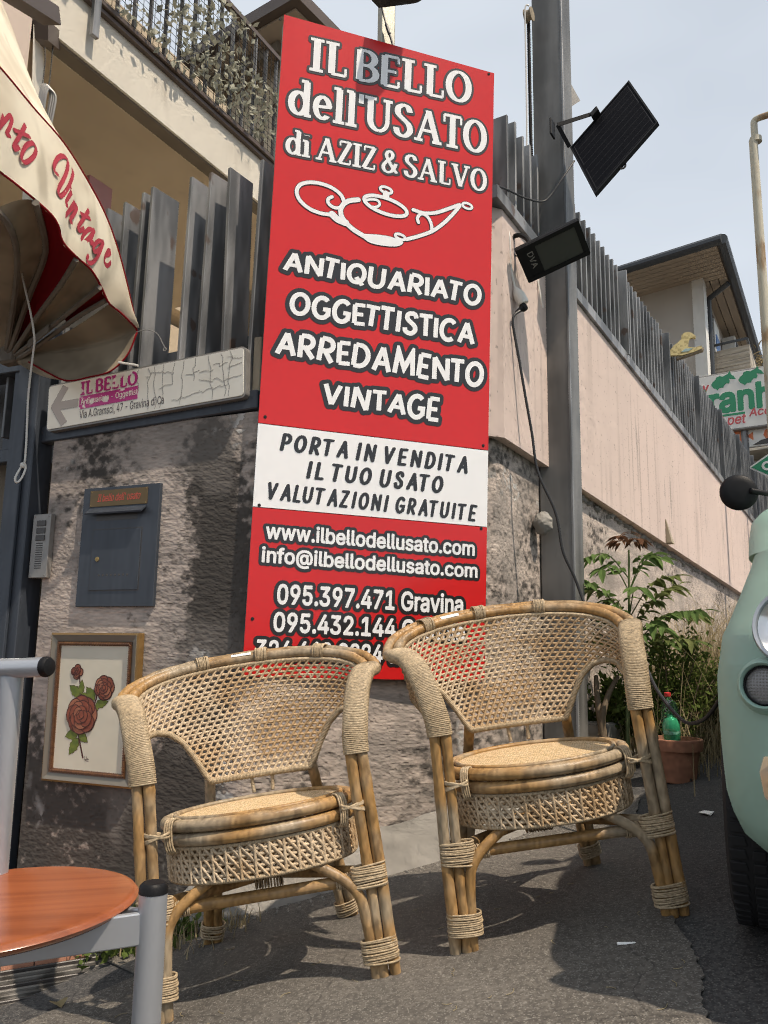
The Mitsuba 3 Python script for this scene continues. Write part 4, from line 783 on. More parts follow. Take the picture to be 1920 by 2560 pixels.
# script lettering on the valance: strokes in (along, up) of the strip
def vmap(g, th_off):
    ms = []
    for q in getattr(g, 'geoms', [g]):
        m = trimesh.creation.triangulate_polygon(q.segmentize(.02), engine='earcut'); ms.append((np.c_[m[0], np.zeros(len(m[0]))], m[1]))
    v, f = cat_(*ms); x = np.clip(v[:, 0], 0, 1)*59; y = np.clip(v[:, 1], 0, 1)
    i = np.clip(x.astype(int), 0, 58); t = (x-i)[:, None]; a = vb[i] + (vb[i+1]-vb[i])*t; b = vt[i] + (vt[i+1]-vt[i])*t
    return a + (b-a)*y[:, None] + nrm_v*(.014*np.sin(np.pi*y) + th_off + .006)[:, None], f
SCR = [[(0.4516,0.4702),(0.438,0.4626),(0.4349,0.5303),(0.4462,0.6608),(0.4676,0.7791),(0.4885,0.8239),(0.4903,0.7277),(0.4762,0.5246),(0.4617,0.3493),(0.4622,0.2729),(0.4741,0.2879),(0.4923,0.431),(0.5086,0.6244),(0.5173,0.7778),(0.513,0.7937)],
 [(0.5188,0.5241),(0.5049,0.376),(0.5,0.2953),(0.5117,0.3261)], [(0.5107,0.5684),(0.5084,0.5462)],
 [(0.5407,0.4844),(0.5248,0.3036),(0.5143,0.2059)], [(0.5231,0.2869),(0.5436,0.4515),(0.5544,0.4776),(0.5486,0.3599),(0.5402,0.2574),(0.5506,0.2666)],
 [(0.6019,0.6276),(0.5875,0.4286),(0.5785,0.2892),(0.5887,0.2801),(0.6014,0.3577)], [(0.5745,0.4625),(0.6137,0.553)],
 [(0.6381,0.4681),(0.6214,0.4237),(0.6084,0.3045),(0.6063,0.2117),(0.6185,0.2208),(0.6313,0.3384),(0.6395,0.4795)], [(0.6402,0.4903),(0.638,0.3445),(0.6399,0.2826),(0.6509,0.3325)],
 [(0.6857,0.4965),(0.6668,0.4225),(0.6566,0.296),(0.6616,0.2325),(0.6753,0.2869),(0.6856,0.4219),(0.6892,0.5151)], [(0.6892,0.5151),(0.6875,0.2977),(0.6787,0.124),(0.6635,0.0482),(0.6507,0.0633),(0.6506,0.1222)],
 [(0.7182,0.4081),(0.7338,0.5241),(0.736,0.5887),(0.7226,0.5292),(0.7169,0.3886),(0.7245,0.3003),(0.7443,0.3295),(0.7541,0.4586)],
 [(0.3546,0.5477),(0.3323,0.4487),(0.3217,0.3316),(0.3235,0.2604),(0.338,0.2718),(0.3567,0.3745),(0.3666,0.4849),(0.3611,0.5441),(0.3506,0.5347)],
 [(0.3224,0.653),(0.3048,0.4736),(0.2904,0.3255),(0.2946,0.2991),(0.3088,0.36)], [(0.2833,0.4783),(0.3411,0.5743)],
 [(0.2374,0.5158),(0.2308,0.4142),(0.22,0.3091)], [(0.2287,0.3754),(0.2597,0.5672),(0.2725,0.584),(0.2661,0.4603),(0.2576,0.3677),(0.2717,0.3874)]]
from shapely import transform as _tr
shp_transform = lambda f, g: _tr(g, f)
HH_ = np.linalg.norm(vt-vb, axis=1); HLOC = lambda x: np.interp(x, np.linspace(0, 1, 60), HH_)
LX = float(np.linalg.norm(np.diff(vb, axis=0), axis=1).sum()); HY = .25
def pen(p, w=.0165, th=.36, ang=40):
    q = spline(p, 6); q = np.c_[q[:, 0]*LX, (q[:, 1]-.5)*HLOC(q[:, 0])]; g = affinity.rotate(LineString(q), ang, origin=(0, 0)); g = affinity.scale(g, 1, 1/th, origin=(0, 0)).buffer(w/2, quad_segs=4)
    g = affinity.rotate(affinity.scale(g, 1, th, origin=(0, 0)), -ang, origin=(0, 0)); return shp_transform(lambda c: np.c_[c[:, 0]/LX, c[:, 1]/HLOC(c[:, 0]/LX)+.5], g)
part(Aw, 'lettering', vmap(union_all([pen(p) for p in SCR]), -.0035), 'letter_red', label='red script letters reading nto Vintage')
single('pull_rope', cat_(tube(spline([V(-1.4525,2.9,2.327), V(-1.4078,2.9,2.1782), V(-1.3777,2.92,2.0566), V(-1.3667,2.95,1.9631), V(-1.3802,2.98,1.9173), V(-1.3915,3.,1.8426), V(-1.4015,3.02,1.7348), V(-1.3931,3.02,1.5735), V(-1.3913,3.02,1.486)], 6), .0042, 6),
   tube(spline([V(-1.3913,3.02,1.486), V(-1.4074,3.02,1.4588), V(-1.4131,3.,1.4181), V(-1.4054,3.,1.4011), V(-1.3933,3.01,1.4206), V(-1.3861,3.02,1.4623), V(-1.3898,3.01,1.4836)], 6, False), .0045, 6), (np.array(trimesh.creation.icosphere(2, .012).vertices) + V(-1.3964,3.02,1.4732), np.array(trimesh.creation.icosphere(2).faces))), 'white_cable', 'pale cord with a looped knot hanging from the awning', 'cord', smooth=True)
single('loose_wire', tube(spline([V(-0.9897,3.,2.0146), V(-0.9444,3.,2.0237), V(-0.9053,3.,2.006), V(-0.8806,3.,1.9632), V(-0.8667,3.,1.9436), V(-0.8791,3.,1.9401), V(-0.8752,3.,1.9534)], 6), .0018, 5), 'alu_dull', 'thin loose wire curling from the tip of the awning', 'wire')
single('white_stick', tube([V(-1.0587,3.02,1.8949), V(-0.974,3.,1.8758)], .005, 6), 'white_cable', 'thin white stick between awning and arrow sign', 'rod')
# ---------------------------------------------------------------- houses on the left
Hs = thing('balcony_house', 'cream apartment house with an ochre underside and a railed balcony above the left fence', 'house')
zs = 4.2
f0, f1 = V(-1.8988,4.0582,4.2), V(-1.0292,5.7014,4.2)
fd = unit(V(*(np.array(f1)-np.array(f0))[:2], 0)); fn_ = V(fd[1], -fd[0], 0)
q0 = np.array(f0) - fd*1.2; q1 = np.array(f1) + fd*1.3
def slabbox(a, b, z0, z1, d0, d1): return hull([q + fn_*d + Up*(z-q[2]) for q in (a, b) for z in (z0, z1) for d in (d0, d1)])
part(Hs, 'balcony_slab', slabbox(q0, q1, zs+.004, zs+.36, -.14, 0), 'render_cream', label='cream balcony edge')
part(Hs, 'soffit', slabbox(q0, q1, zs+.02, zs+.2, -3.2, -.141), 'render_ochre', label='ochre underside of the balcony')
part(Hs, 'drip_edge', slabbox(q0, q1, zs-.012, zs+.004, -.12, -.02), 'render_dark')
part(Hs, 'top_edge', slabbox(q0, q1, zs+.36, zs+.385, -.2, .035), 'brown_metal')
wall_a, wall_b = q0 - fn_*2.3, q1 - fn_*2.3
part(Hs, 'wall', slabbox(wall_a, wall_b + fd*2, -.3, zs, -.3, 0), 'render_ochre')
part(Hs, 'upper_wall', slabbox(wall_a, wall_b + fd*1.0, zs+.2, zs+3.1, -.3, 0), 'render_ochre', label='upper house wall behind the railing')
part(Hs, 'upper_eave', slabbox(wall_a - fd*1, wall_a + (wall_b-wall_a)*.52, zs+3.0, zs+3.25, -1, 1.15), 'brown_metal')
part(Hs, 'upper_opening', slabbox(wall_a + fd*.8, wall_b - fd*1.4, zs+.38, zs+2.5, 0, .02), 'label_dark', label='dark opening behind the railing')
part(Hs, 'shutter', box(V(-1.9769,5.,3.6308), (.20, .05, .52), [fd, fn_, Up]), 'shutter_pink', label='old pink shutter'); part(Hs, 'shutter_slot', box(V(-1.9971,4.96,3.7971), (.04, .02, .08), [fd, fn_, Up]), 'label_dark')
# railing with wire mesh and faded artificial ivy
z0, z1 = zs+.43, zs+1.30
n = int(np.linalg.norm(q1-q0)/.135)
for k in range(n):
    b_ = q0 + (q1-q0)*(k+.5)/n; part(Hs, 'baluster', box(b_ + fn_*.03 + Up*((z0+z1)/2-b_[2]), (.012, .03, z1-z0), [fd, fn_, Up], .001), 'steel_grey')
for nm, z, s in (('hand_rail', z1+.02, .045), ('foot_rail', z0-.02, .035)): part(Hs, nm, box((q0+q1)/2 + fn_*.03 + Up*(z-q0[2]), (np.linalg.norm(q1-q0), .05, s), [fd, fn_, Up]), 'brown_metal')
for t in (.32, .80):
    b_ = q0 + (q1-q0)*t; part(Hs, 'bracket', box(b_ + fn_*.05 + Up*(zs+.27-b_[2]), (.05, .03, .26), [fd, fn_, Up]), 'steel_grey')
wires = []
Ln = np.linalg.norm(q1-q0)
for k in range(int(Ln/.05)):
    b_ = q0 + fd*k*.05 + fn_*.055; wires.append(tube([b_ + Up*(z0-b_[2]), b_ + Up*(z1-b_[2])], .0022, 4, caps=False))
for k in range(18):
    z = z0 + (z1-z0)*k/17; wires.append(tube([q0 + fn_*.055 + Up*(z-q0[2]), q1 + fn_*.055 + Up*(z-q1[2])], .0022, 4, caps=False))
part(Hs, 'wire_mesh', cat_(*wires), 'black_plastic', kind='stuff', label='square wire mesh on the balcony railing')
def leaves(P, D, size, seed, ratio=.5, fold=.25):
    """small folded leaves: centres P, directions D"""
    r = np.random.default_rng(seed); N = len(P); D = D/np.linalg.norm(D, axis=1, keepdims=True)
    a = r.normal(size=(N, 3)); X_ = np.cross(D, a); X_ /= np.linalg.norm(X_, axis=1, keepdims=True); N_ = np.cross(D, X_)
    s = size*(.6 + .8*r.random(N))[:, None]
    v = np.stack([P, P + D*s*.5 + X_*s*ratio*.5 + N_*s*fold*.4, P + D*s, P + D*s*.5 - X_*s*ratio*.5 + N_*s*fold*.4], 1).reshape(-1, 3)
    k = np.arange(N)[:, None]*4
    return v, np.concatenate([k + [0, 1, 2], k + [0, 2, 3]])
r4 = np.random.default_rng(21); N = 3000
s = r4.random(N)*Ln; hz = r4.random(N); dens = meshkit.noise(np.c_[s*2.3, hz*4, s*0], 3); keep = dens > .30 + .10*hz*(s < Ln*.45)
P = q0 + fd*s[:, None] + fn_*(.06 + .05*r4.random(N))[:, None] + Up*((z0 - q0[2]) + hz*(z1-z0))[:, None]
part(Hs, 'artificial_ivy', leaves(P[keep], r4.normal(size=(keep.sum(), 3)) + V(0, 0, -.8), .052, 3, .6), 'leaf_ivy', kind='stuff', label='faded artificial ivy on the railing')
# upper storey with roof behind
ca = np.array(V(-1.2918,9.5,9.4815)); dl_, dr_ = unit(V(-.82, .57, 0)), unit(V(.57, .82, 0))
def roofslab(c, a, b, la, lb, z0, z1, ins=0): return hull([c + a*x + b*y + Up*z for x in (ins, la) for y in (ins, lb) for z in (z0, z1)])
part(Hs, 'roof', cat_(roofslab(ca, dl_, dr_, 5, 6, -.02, .12), roofslab(ca + Up*.12, dl_, dr_, 5, 6, 0, .12, .06)), 'brown_metal', label='overhanging brown roof edge')
part(Hs, 'roof_soffit', roofslab(ca, dl_, dr_, 4.98, 5.98, -.05, -.021, .14), 'eave_plank')
part(Hs, 'top_wall', roofslab(ca, dl_, dr_, 4.6, 5.6, -3.2, -.05, .75), 'render_ochre')
part(Hs, 'beam', strap(ca + dl_*.7 + dr_*.45 - Up*.16, ca + dl_*4.6 + dr_*.45 - Up*.16, .16, .1), 'render_dark')
Nb = thing('corner_house', 'pale house front with a brown roof gutter at the upper left edge', 'house')
e0 = V(-1.8512,3.7,4.0324)
part(Nb, 'wall', box(np.array(V(-1.9938,3.75,3.8355)) + V(-.62, .1, .75), (1.45, .3, 1.9), [V(.93, -.37, 0), V(.37, .93, 0), Up], .01), 'render_pinkish')
part(Nb, 'return_wall', hull([V(-1.8448,3.72,3.4443), V(-2.0133,4.2,3.7868), V(-1.8822,3.72,4.0018), V(-2.0587,4.2,4.4161), V(-2.1751,4.3,3.8559), V(-2.2193,4.3,4.5002)]), 'render_cream')
g0, g1 = V(-1.6974,3.1,3.6457), V(-1.6878,3.5,3.8588)
part(Nb, 'gutter', strap(g0 + (g0-g1)*.7, g1, .08, .09), 'brown_metal'); part(Nb, 'gutter_bracket', strap(V(-1.872,3.75,4.0041), V(-2.0157,4.3,4.3616), .10, .10), 'brown_metal')
part(Nb, 'cable_bundle', cat_(*[tube(spline([q + V(.011*k, 0, -.009*k*o) for q, o in zip([V(-1.7889,3.66,3.3352), V(-1.7806,3.66,3.4471), V(-1.7767,3.66,3.5645), V(-1.7729,3.68,3.6118), V(-1.746,3.7,3.5865), V(-1.7468,3.7,3.4997), V(-1.7554,3.7,3.4089)], (0, 0, 1, 1, 1, 0, 0))], 6), .012-.002*k, 6) for k in range(3)]), 'alu_dull', label='bundle of grey cables')
part(Nb, 'hanging_wire', cat_(tube(spline([V(-1.8261,3.75,3.8906), V(-1.8175,3.75,3.8151), V(-1.8129,3.74,3.7134), V(-1.7946,3.7,3.6246)], 5), .003, 5), tube(spline([V(-1.902,4.,4.1127), V(-1.8554,3.9,3.9118), V(-1.8081,3.8,3.737), V(-1.7639,3.7,3.6022)], 5), .003, 5)), 'black_cable')
# ---------------------------------------------------------------- house on the right
Hr = thing('grey_house', 'grey rendered house with a wide boarded eave and a concrete balcony on the right', 'house')
hc = np.array(V(6.2927,14.,8.5081)); a_, b_ = unit(V(-.75, .66, 0)), unit(V(.50, .866, 0))
def hb(x0, x1, y0, y1, z0, z1): return hull([hc + a_*x + b_*y + Up*z for x in (x0, x1) for y in (y0, y1) for z in (z0, z1)])
part(Hr, 'eave', hb(.1, 6.5, .1, 9, -.02, .16), 'brown_metal')
k = 0
for k in range(8): part(Hr, 'eave_board', hb(.12, 6.4, .12 + k*.18, .12 + k*.18 + .158, -.05, -.02 + .001), 'eave_plank')
part(Hr, 'eave_board_field', cat_(*[hb(.12 + k*.18, .12 + k*.18 + .158, 1.57, 9, -.05, -.019) for k in range(8)]), 'eave_plank', kind='stuff')
part(Hr, 'gutter', cat_(tube([hc + a_*7, hc], .10, 10), tube([hc, hc + b_*9.2], .10, 10)), 'dark_gutter', smooth=35)
part(Hr, 'wall', hb(.62, 6.3, 1.35, 1.6, -7.5, -.05), 'render_grey', label='side wall without windows')
part(Hr, 'wall', hb(.62, .87, 1.6, 9.5, -7.5, -.05), 'render_grey', label='front wall with balcony door')
part(Hr, 'corner_pier', hb(.56, .80, 1.30, 1.72, -7.5, -.052), 'white_paint')
part(Hr, 'downpipe', cat_(tube([hc + a_*.54 + b_*1.86 + Up*-.3, hc + a_*.54 + b_*1.86 + Up*-7], .055, 8), tube([hc + a_*.54 + b_*1.86 + Up*-.3, hc + a_*.10 + b_*1.70 + Up*-.14], .055, 8)), 'dark_gutter', smooth=35)
part(Hr, 'window', hb(.58, .63, 2.15, 3.5, -2.2, -.30), 'label_dark')
part(Hr, 'window_frame', hb(.55, .60, 2.65, 3.45, -2.2, -.42), 'white_paint'); part(Hr, 'blue_shutter', hb(.53, .56, 2.80, 3.35, -2.1, -.75), 'window_blue')
part(Hr, 'air_conditioner', hb(.30, .60, 4.3, 5.3, -.95, -.30), 'white_paint')
for k in range(7): part(Hr, 'grille_slot', hb(.285, .30, 4.45 + k*.1, 4.5 + k*.1, -.88, -.37), 'label_dark')
for k in range(6): part(Hr, 'balcony_board', hb(-.18, -.08, 2.25, 6.0, -2.15 + k*.135, -2.15 + k*.135 + .127), 'concrete_board')
for k in range(6): part(Hr, 'balcony_board', hb(-.08, .62, 2.25, 2.35, -2.15 + k*.135, -2.15 + k*.135 + .127), 'concrete_board')
part(Hr, 'balcony_floor', hb(-.12, .62, 2.25, 6.0, -2.3, -2.16), 'concrete_board')
part(Hr, 'balcony_rail', cat_(tube([hc + a_*.6 + b_*2.22 + Up*-1.22, hc + a_*-.14 + b_*2.22 + Up*-1.22, hc + a_*-.14 + b_*6 + Up*-1.22], .03, 6), tube([hc + a_*.58 + b_*2.22 + Up*-1.22, hc + a_*.58 + b_*2.22 + Up*-2.4], .025, 6)), 'dark_gutter')
tl = []
for k in range(9):
    for j in range(3):
        tl.append(tube([hc + a_*(.15+.16*k) + b_*(.15 + j*.35) + Up*(.10 + .07*j), hc + a_*(.15+.16*k) + b_*(.55 + j*.35) + Up*(.17+.07*j)], .07, 7))
for k, m in enumerate(tl[:18]): part(Hr, 'roof_tile', m, 'roof_tile')
ghost = np.array(hc) + a_*-.2 + b_*4.6 + Up*-1.15
P = ghost + r4.normal(size=(170, 3))*V(.16, .3, .22); part(Hr, 'balcony_plant', leaves(P, r4.normal(size=(170, 3)), .22, 9, .12), 'leaf_dry', kind='stuff', label='dry plant on the balcony')
# ---------------------------------------------------------------- shop signs down the road
def fsign(px0, px1, ytop0, ytop1, ybot0, d0):
    """upright board across the view, its left end at distance d0"""
    return None
Ps = thing('pet_shop_sign', 'white light box sign with two green fish and green and red lettering beyond the fence', 'sign')
s0 = np.array(V(4.1991,11.2,3.8541)); sd = unit(V(.82, -.57, .0)); zb = s0[2]
sn = unit(V(-.57, -.82, 0))
W_, H_ = 1.85, .86
part(Ps, 'case', box(s0 + sd*W_/2 + Up*H_/2 - sn*.08, (W_, H_, .16), [sd, Up, sn], .01), 'alu_dull')
part(Ps, 'face', box(s0 + sd*W_/2 + Up*H_/2 + sn*.003, (W_-.05, H_-.05, .006), [sd, Up, sn], .002), 'white_paint')
def fs(g, m, nm, lab=None): part(Ps, nm, prism(affinity.translate(g, .09, 0), .004, s0 + sn*.0075, sd, Up, sn), m, label=lab)
fs(fit(affinity.skew(skel_text('N', .16, .12, .05), 12, 0, origin=(0, 0)), .04, .60, .13, .60, .13), 'red_sign', 'lettering')
fs(fit(affinity.skew(sans('ew'), 12, 0, origin=(0, 0)), .14, .60, .40, .60, .14), 'red_sign', 'lettering', 'red word New')
fs(fit(sans('Piranha').buffer(.03), .02, .29, 1.45, .29, .34), 'green_sign', 'lettering', 'green word Piranha')
fs(sbox(.24, .215, .85, .245), 'green_sign', 'underline')
fs(fit(affinity.skew(sans('Full pet', False).buffer(.02), 10, 0, origin=(0, 0)), .30, .09, .86, .09, .13), 'red_sign', 'lettering', 'red words Full pet')
fs(fit(affinity.skew(sans('Acquari', False).buffer(.02), 10, 0, origin=(0, 0)), .90, .17, 1.45, .17, .11), 'red_sign', 'lettering', 'red word beside the underline')
fishp = [(0, .10), (.02, .05), (.06, .02), (.07, .0), (.10, .03), (.15, .02), (.17, .05), (.20, .07), (.23, .06), (.25, .09), (.24, .13), (.29, .11), (.33, .10), (.31, .15), (.28, .18), (.27, .24), (.24, .20), (.20, .19), (.17, .18), (.13, .20), (.08, .19), (.07, .16), (.03, .14)]
for x, y in ((.44, .60), (.80, .61)): fs(affinity.translate(affinity.rotate(affinity.scale(Polygon(fishp), 1.0, 1.0, origin=(0, 0)), 6, origin=(0, 0)), x, y), 'green_sign', 'fish', 'green fish silhouette')
part(Ps, 'post', tube([s0 + sd*.9 - Up*4.2 - sn*.1, s0 + sd*.9 - sn*.1], .05, 8), 'steel_grey')
Fs = thing('fish_sign', 'long narrow white sign with a red fish under the pet shop sign', 'sign')
s1 = np.array(V(4.7384,11.,3.6173)); part(Fs, 'board', box(s1 + sd*.9 + Up*.15, (1.8, .30, .08), [sd, Up, sn], .006), 'white_paint')
dsc = Polygon([(0, .1), (.04, .04), (.11, .01), (.18, .02), (.23, .07), (.25, .10), (.31, .05), (.31, .17), (.25, .13), (.22, .18), (.15, .22), (.08, .21), (.02, .17)])
part(Fs, 'fish', prism(affinity.translate(dsc, .14, .04), .004, s1 + sn*.041, sd, Up, sn), 'fish_red', label='round red fish'); part(Fs, 'fish', prism(affinity.translate(dsc, .58, .04), .004, s1 + sn*.041, sd, Up, sn), 'fish_red')
part(Fs, 'gravel', prism(Polygon([(.44, .02), (.95, .02), (.9, .08), (.7, .11), (.55, .08)]), .004, s1 + sn*.045, sd, Up, sn), 'label_dark'); part(Fs, 'post', tube([s1 + sd*.9 - Up*3.3 - sn*.1, s1 + sd*.9 - sn*.1], .05, 8), 'steel_grey')
Gs = thing('diamond_sign', 'green diamond shaped sign with a white edge above the car mirror', 'sign')
gc = np.array(V(4.7266,9.5,3.0684)); dm = Polygon([(-.24, 0), (0, .15), (.24, 0), (0, -.15)])
part(Gs, 'plate', prism(dm.buffer(.02), .03, gc - sn*.03, sd, Up, sn), 'white_paint'); part(Gs, 'face', prism(dm, .004, gc + sn*.001, sd, Up, sn), 'green_sign'); part(Gs, 'letter', prism(affinity.translate(LineString(arc(0, 0, .05, .045, 40, 320)).buffer(.014), -.06, 0), .004, gc + sn*.006, sd, Up, sn), 'white_paint'); part(Gs, 'post', tube([gc - sn*.06, gc - sn*.06 - Up*2.4], .03, 8), 'steel_grey')
Fh = thing('low_building', 'low concrete shop front far down the road under the signs', 'building')
fo = np.array(V(6.3925,15.,3.3737)); part(Fh, 'wall', box(fo + sd*1.8 - Up*1.3, (5.5, .3, 5.2), [sd, -sn, Up]), 'render_grey'); part(Fh, 'canopy', box(fo + sd*1.4 + Up*1.15 + sn*.5, (4.6, .9, .35), [sd, -sn, Up]), 'concrete_board'); part(Fh, 'canopy', box(fo + sd*1.6 + Up*.45 + sn*.5, (4.6, .8, .25), [sd, -sn, Up]), 'concrete_board')
# street lamp
Sl = thing('street_lamp', 'rusty cream street lamp post with a bent top at the right edge', 'street lamp')
lb = V(4.004,8.,5.6662); lt = lb[2]
part(Sl, 'shaft', tube([(lb[0], 8.0, -.2), (lb[0], 8.0, 3.5), (lb[0], 8.0, V(4.0355,8.,6.3855)[2])], [.054, .048, .044], 14), 'lamp_post_paint', smooth=35)
part(Sl, 'upper_tube', tube(spline([V(4.0261,8.,6.3756), V(4.0249,8.,6.5706), V(4.0367,8.,6.6198), V(4.0713,7.95,6.6235), V(4.2604,7.8,6.6094)], 6), .036, 12), 'lamp_post_paint', smooth=True)
part(Sl, 'collar', tube([V(4.0337,8.,6.3564), V(4.0329,8.,6.4146)], .062, 12), 'lamp_post_paint', smooth=35); part(Sl, 'bolt', tube([V(3.9908,8.,6.375), V(4.0803,8.,6.396)], .012, 6), 'rib_steel')
# yellow bird cut-out on the fence
Yb = thing('bird_figure', 'flat yellow speckled bird figure perched on the fence top', 'figure')
bo = np.array(Rw(2.05, 0, -.03)); by = V(2.3107,6.,3.0928)
bird = Polygon([(-0.0016,0.0032),(0.0042,0.0434),(0.0329,0.0836),(0.0731,0.1123),(0.0961,0.1353),(0.1018,0.1698),(0.1248,0.1904),(0.1592,0.1927),(0.1822,0.1812),(0.2109,0.1525),(0.2075,0.133),(0.1937,0.1433),(0.1615,0.1353),(0.1535,0.1008),(0.1478,0.0664),(0.1937,0.0549),(0.2511,0.0664),(0.2534,0.0434),(0.1937,0.0204),(0.1018,-0.0025),(0.0674,0.0009)])
bo_ = np.array(V(2.3369,6.3,3.206)); 
part(Yb, 'body', prism(bird, .03, bo_, V(.96, -.28, 0), Up, V(-.28, -.96, 0)), 'bird_yellow')
part(Yb, 'plank', prism(LineString([(0.0674,-0.0106),(0.2569,0.0434)]).buffer(.012), .06, bo_ + V(.012, .04, 0), V(.96, -.28, 0), Up, V(-.28, -.96, 0)), 'wood_old'); part(Yb, 'wing', prism(Polygon([(0.0903,0.0239),(0.1248,0.0514),(0.1822,0.0492),(0.1478,0.0262)]), .003, bo_ + V(-.28, -.96, 0)*.031, V(.96, -.28, 0), Up, V(-.28, -.96, 0)), 'pale_blue')
# ---------------------------------------------------------------- rattan chairs: one set of meshes, two chairs
def mirror(m): v, f = np.asarray(m[0]).copy(), np.asarray(m[1]); v[:, 0] *= -1; return v, f[:, ::-1]
RIMK = [(0, None), (96, (.349, -.052, .757)), (104, (.336, -.095, .757)), (111, (.318, -.138, .748)), (117, (.300, -.185, .718)), (122, (.286, -.225, .672)), (127, (.275, -.253, .620)), (132, (.268, -.268, .567))]
def rim_half():
    ph = np.radians(np.arange(0, 91, 5)); p = np.c_[.354*np.sin(ph), -.02+.169*np.cos(ph), .741+.123*np.cos(ph)-.015*np.cos(2*ph)]
    o = np.c_[np.sin(ph)/.354, np.cos(ph)/.169, 0*ph]; o /= np.linalg.norm(o, axis=1, keepdims=True)
    P = np.vstack([p, [k[1] for k in RIMK[1:]], [(.270, -.268, .454), (.277, -.262, .253), (.280, -.264, .081), (.2835, -.25, 0)]])
    O = np.vstack([o, np.tile([1.0, 0, 0], (11, 1))]); A_ = np.r_[np.degrees(ph), [k[0] for k in RIMK[1:]], [140, 150, 160, 170]]
    return P, O, A_
HP, HO, HA = rim_half()
sp6 = lambda a: spline(a, 6)
hP, hO, hA = sp6(HP), sp6(HO), sp6(HA[:, None])[:, 0]; hO /= np.linalg.norm(hO, axis=1, keepdims=True)
fullP = np.vstack([hP[::-1]*V(-1, 1, 1), hP[1:]]); fullO = np.vstack([hO[::-1]*V(-1, 1, 1), hO[1:]])
def rim_at(deg):
    s = np.sign(deg) if deg else 1.0; a = abs(deg); P = np.array([np.interp(a, hA, hP[:, k]) for k in range(3)]); O = np.array([np.interp(a, hA, hO[:, k]) for k in range(3)])
    return P*V(s, 1, 1), unit(O*V(s, 1, 1))
CH = []   # (name, mesh, material, smooth, label, kind)
def cp(name, mesh, m, smooth=True, kind=None, label=None): CH.append((name, mesh, m, smooth, label, kind))
knot = lambda n, r, s: r*(1 + .05*np.sin(np.arange(n)*.23+s) + .10*(np.abs(np.mod(np.arange(n)*.083+s, 1)-.5) < .035))
cp('frame_pole', tube(fullP + fullO*.0145 + V(0, 0, .004), knot(len(fullP), .0145, .2), 10), 'cane_pole')
cp('frame_pole', tube(fullP - fullO*.0145 - V(0, 0, .004), knot(len(fullP), .0140, 1.7), 10), 'cane_pole')
brace = spline([(.070, -.235, .325), (.115, -.250, .305), (.165, -.262, .278), (.208, -.268, .245), (.234, -.268, .205), (.243, -.265, .14), (.248, -.264, .08), (.2525, -.25, 0)], 8)
for m in (0, 1):
    b_ = tube(brace, .0135, 10); cp('brace_pole', mirror(b_) if m else b_, 'cane_pole')
rear = spline([(.225, .271, 0), (.192, .19, .22), (.160, .105, .42), (.148, .062, .515)], 8)
rear2 = spline([(.197, .268, 0), (.168, .19, .20), (.150, .15, .28), (.11, .10, .32), (.05, .05, .34)], 8)
for m in (0, 1):
    a_, b_ = tube(rear, .0155, 10), tube(rear2, .0135, 10)
    cp('rear_leg', mirror(a_) if m else a_, 'cane_pole'); cp('rear_brace', mirror(b_) if m else b_, 'cane_pole')
def loop(c, ex, ey, lx, ly, r, n=22, wob=0.0, ph=0.0):
    """closed stadium-like strand of half sizes lx, ly round c"""
    th = np.arange(n)/n*2*np.pi; q = 2.6
    x = np.sign(np.cos(th))*np.abs(np.cos(th))**(2/q)*lx; y = np.sign(np.sin(th))*np.abs(np.sin(th))**(2/q)*ly
    if wob: k = 1 + wob*np.sin(8*th + ph); x, y = x*k, y*k
    return tube(np.asarray(c) + x[:, None]*ex + y[:, None]*ey, r, 5, closed=True)
def band(p0, p1, ex, lx, ly, n, r=.0028, jit=.0016, seed=0):
    p0, p1 = np.asarray(p0), np.asarray(p1); t = unit(p1-p0); ex = unit(ex - t*(np.asarray(ex) @ t)); ey = np.cross(t, ex); q = np.random.default_rng(seed)
    return [loop(p0 + (p1-p0)*(k+.5)/n + q.normal(0, jit*.3, 3), unit(ex + t*q.normal(0, .03)), unit(ey + t*q.normal(0, .05)), lx*(1+q.normal(0, .012)), ly*(1+q.normal(0, .02)), r) for k in range(n)]
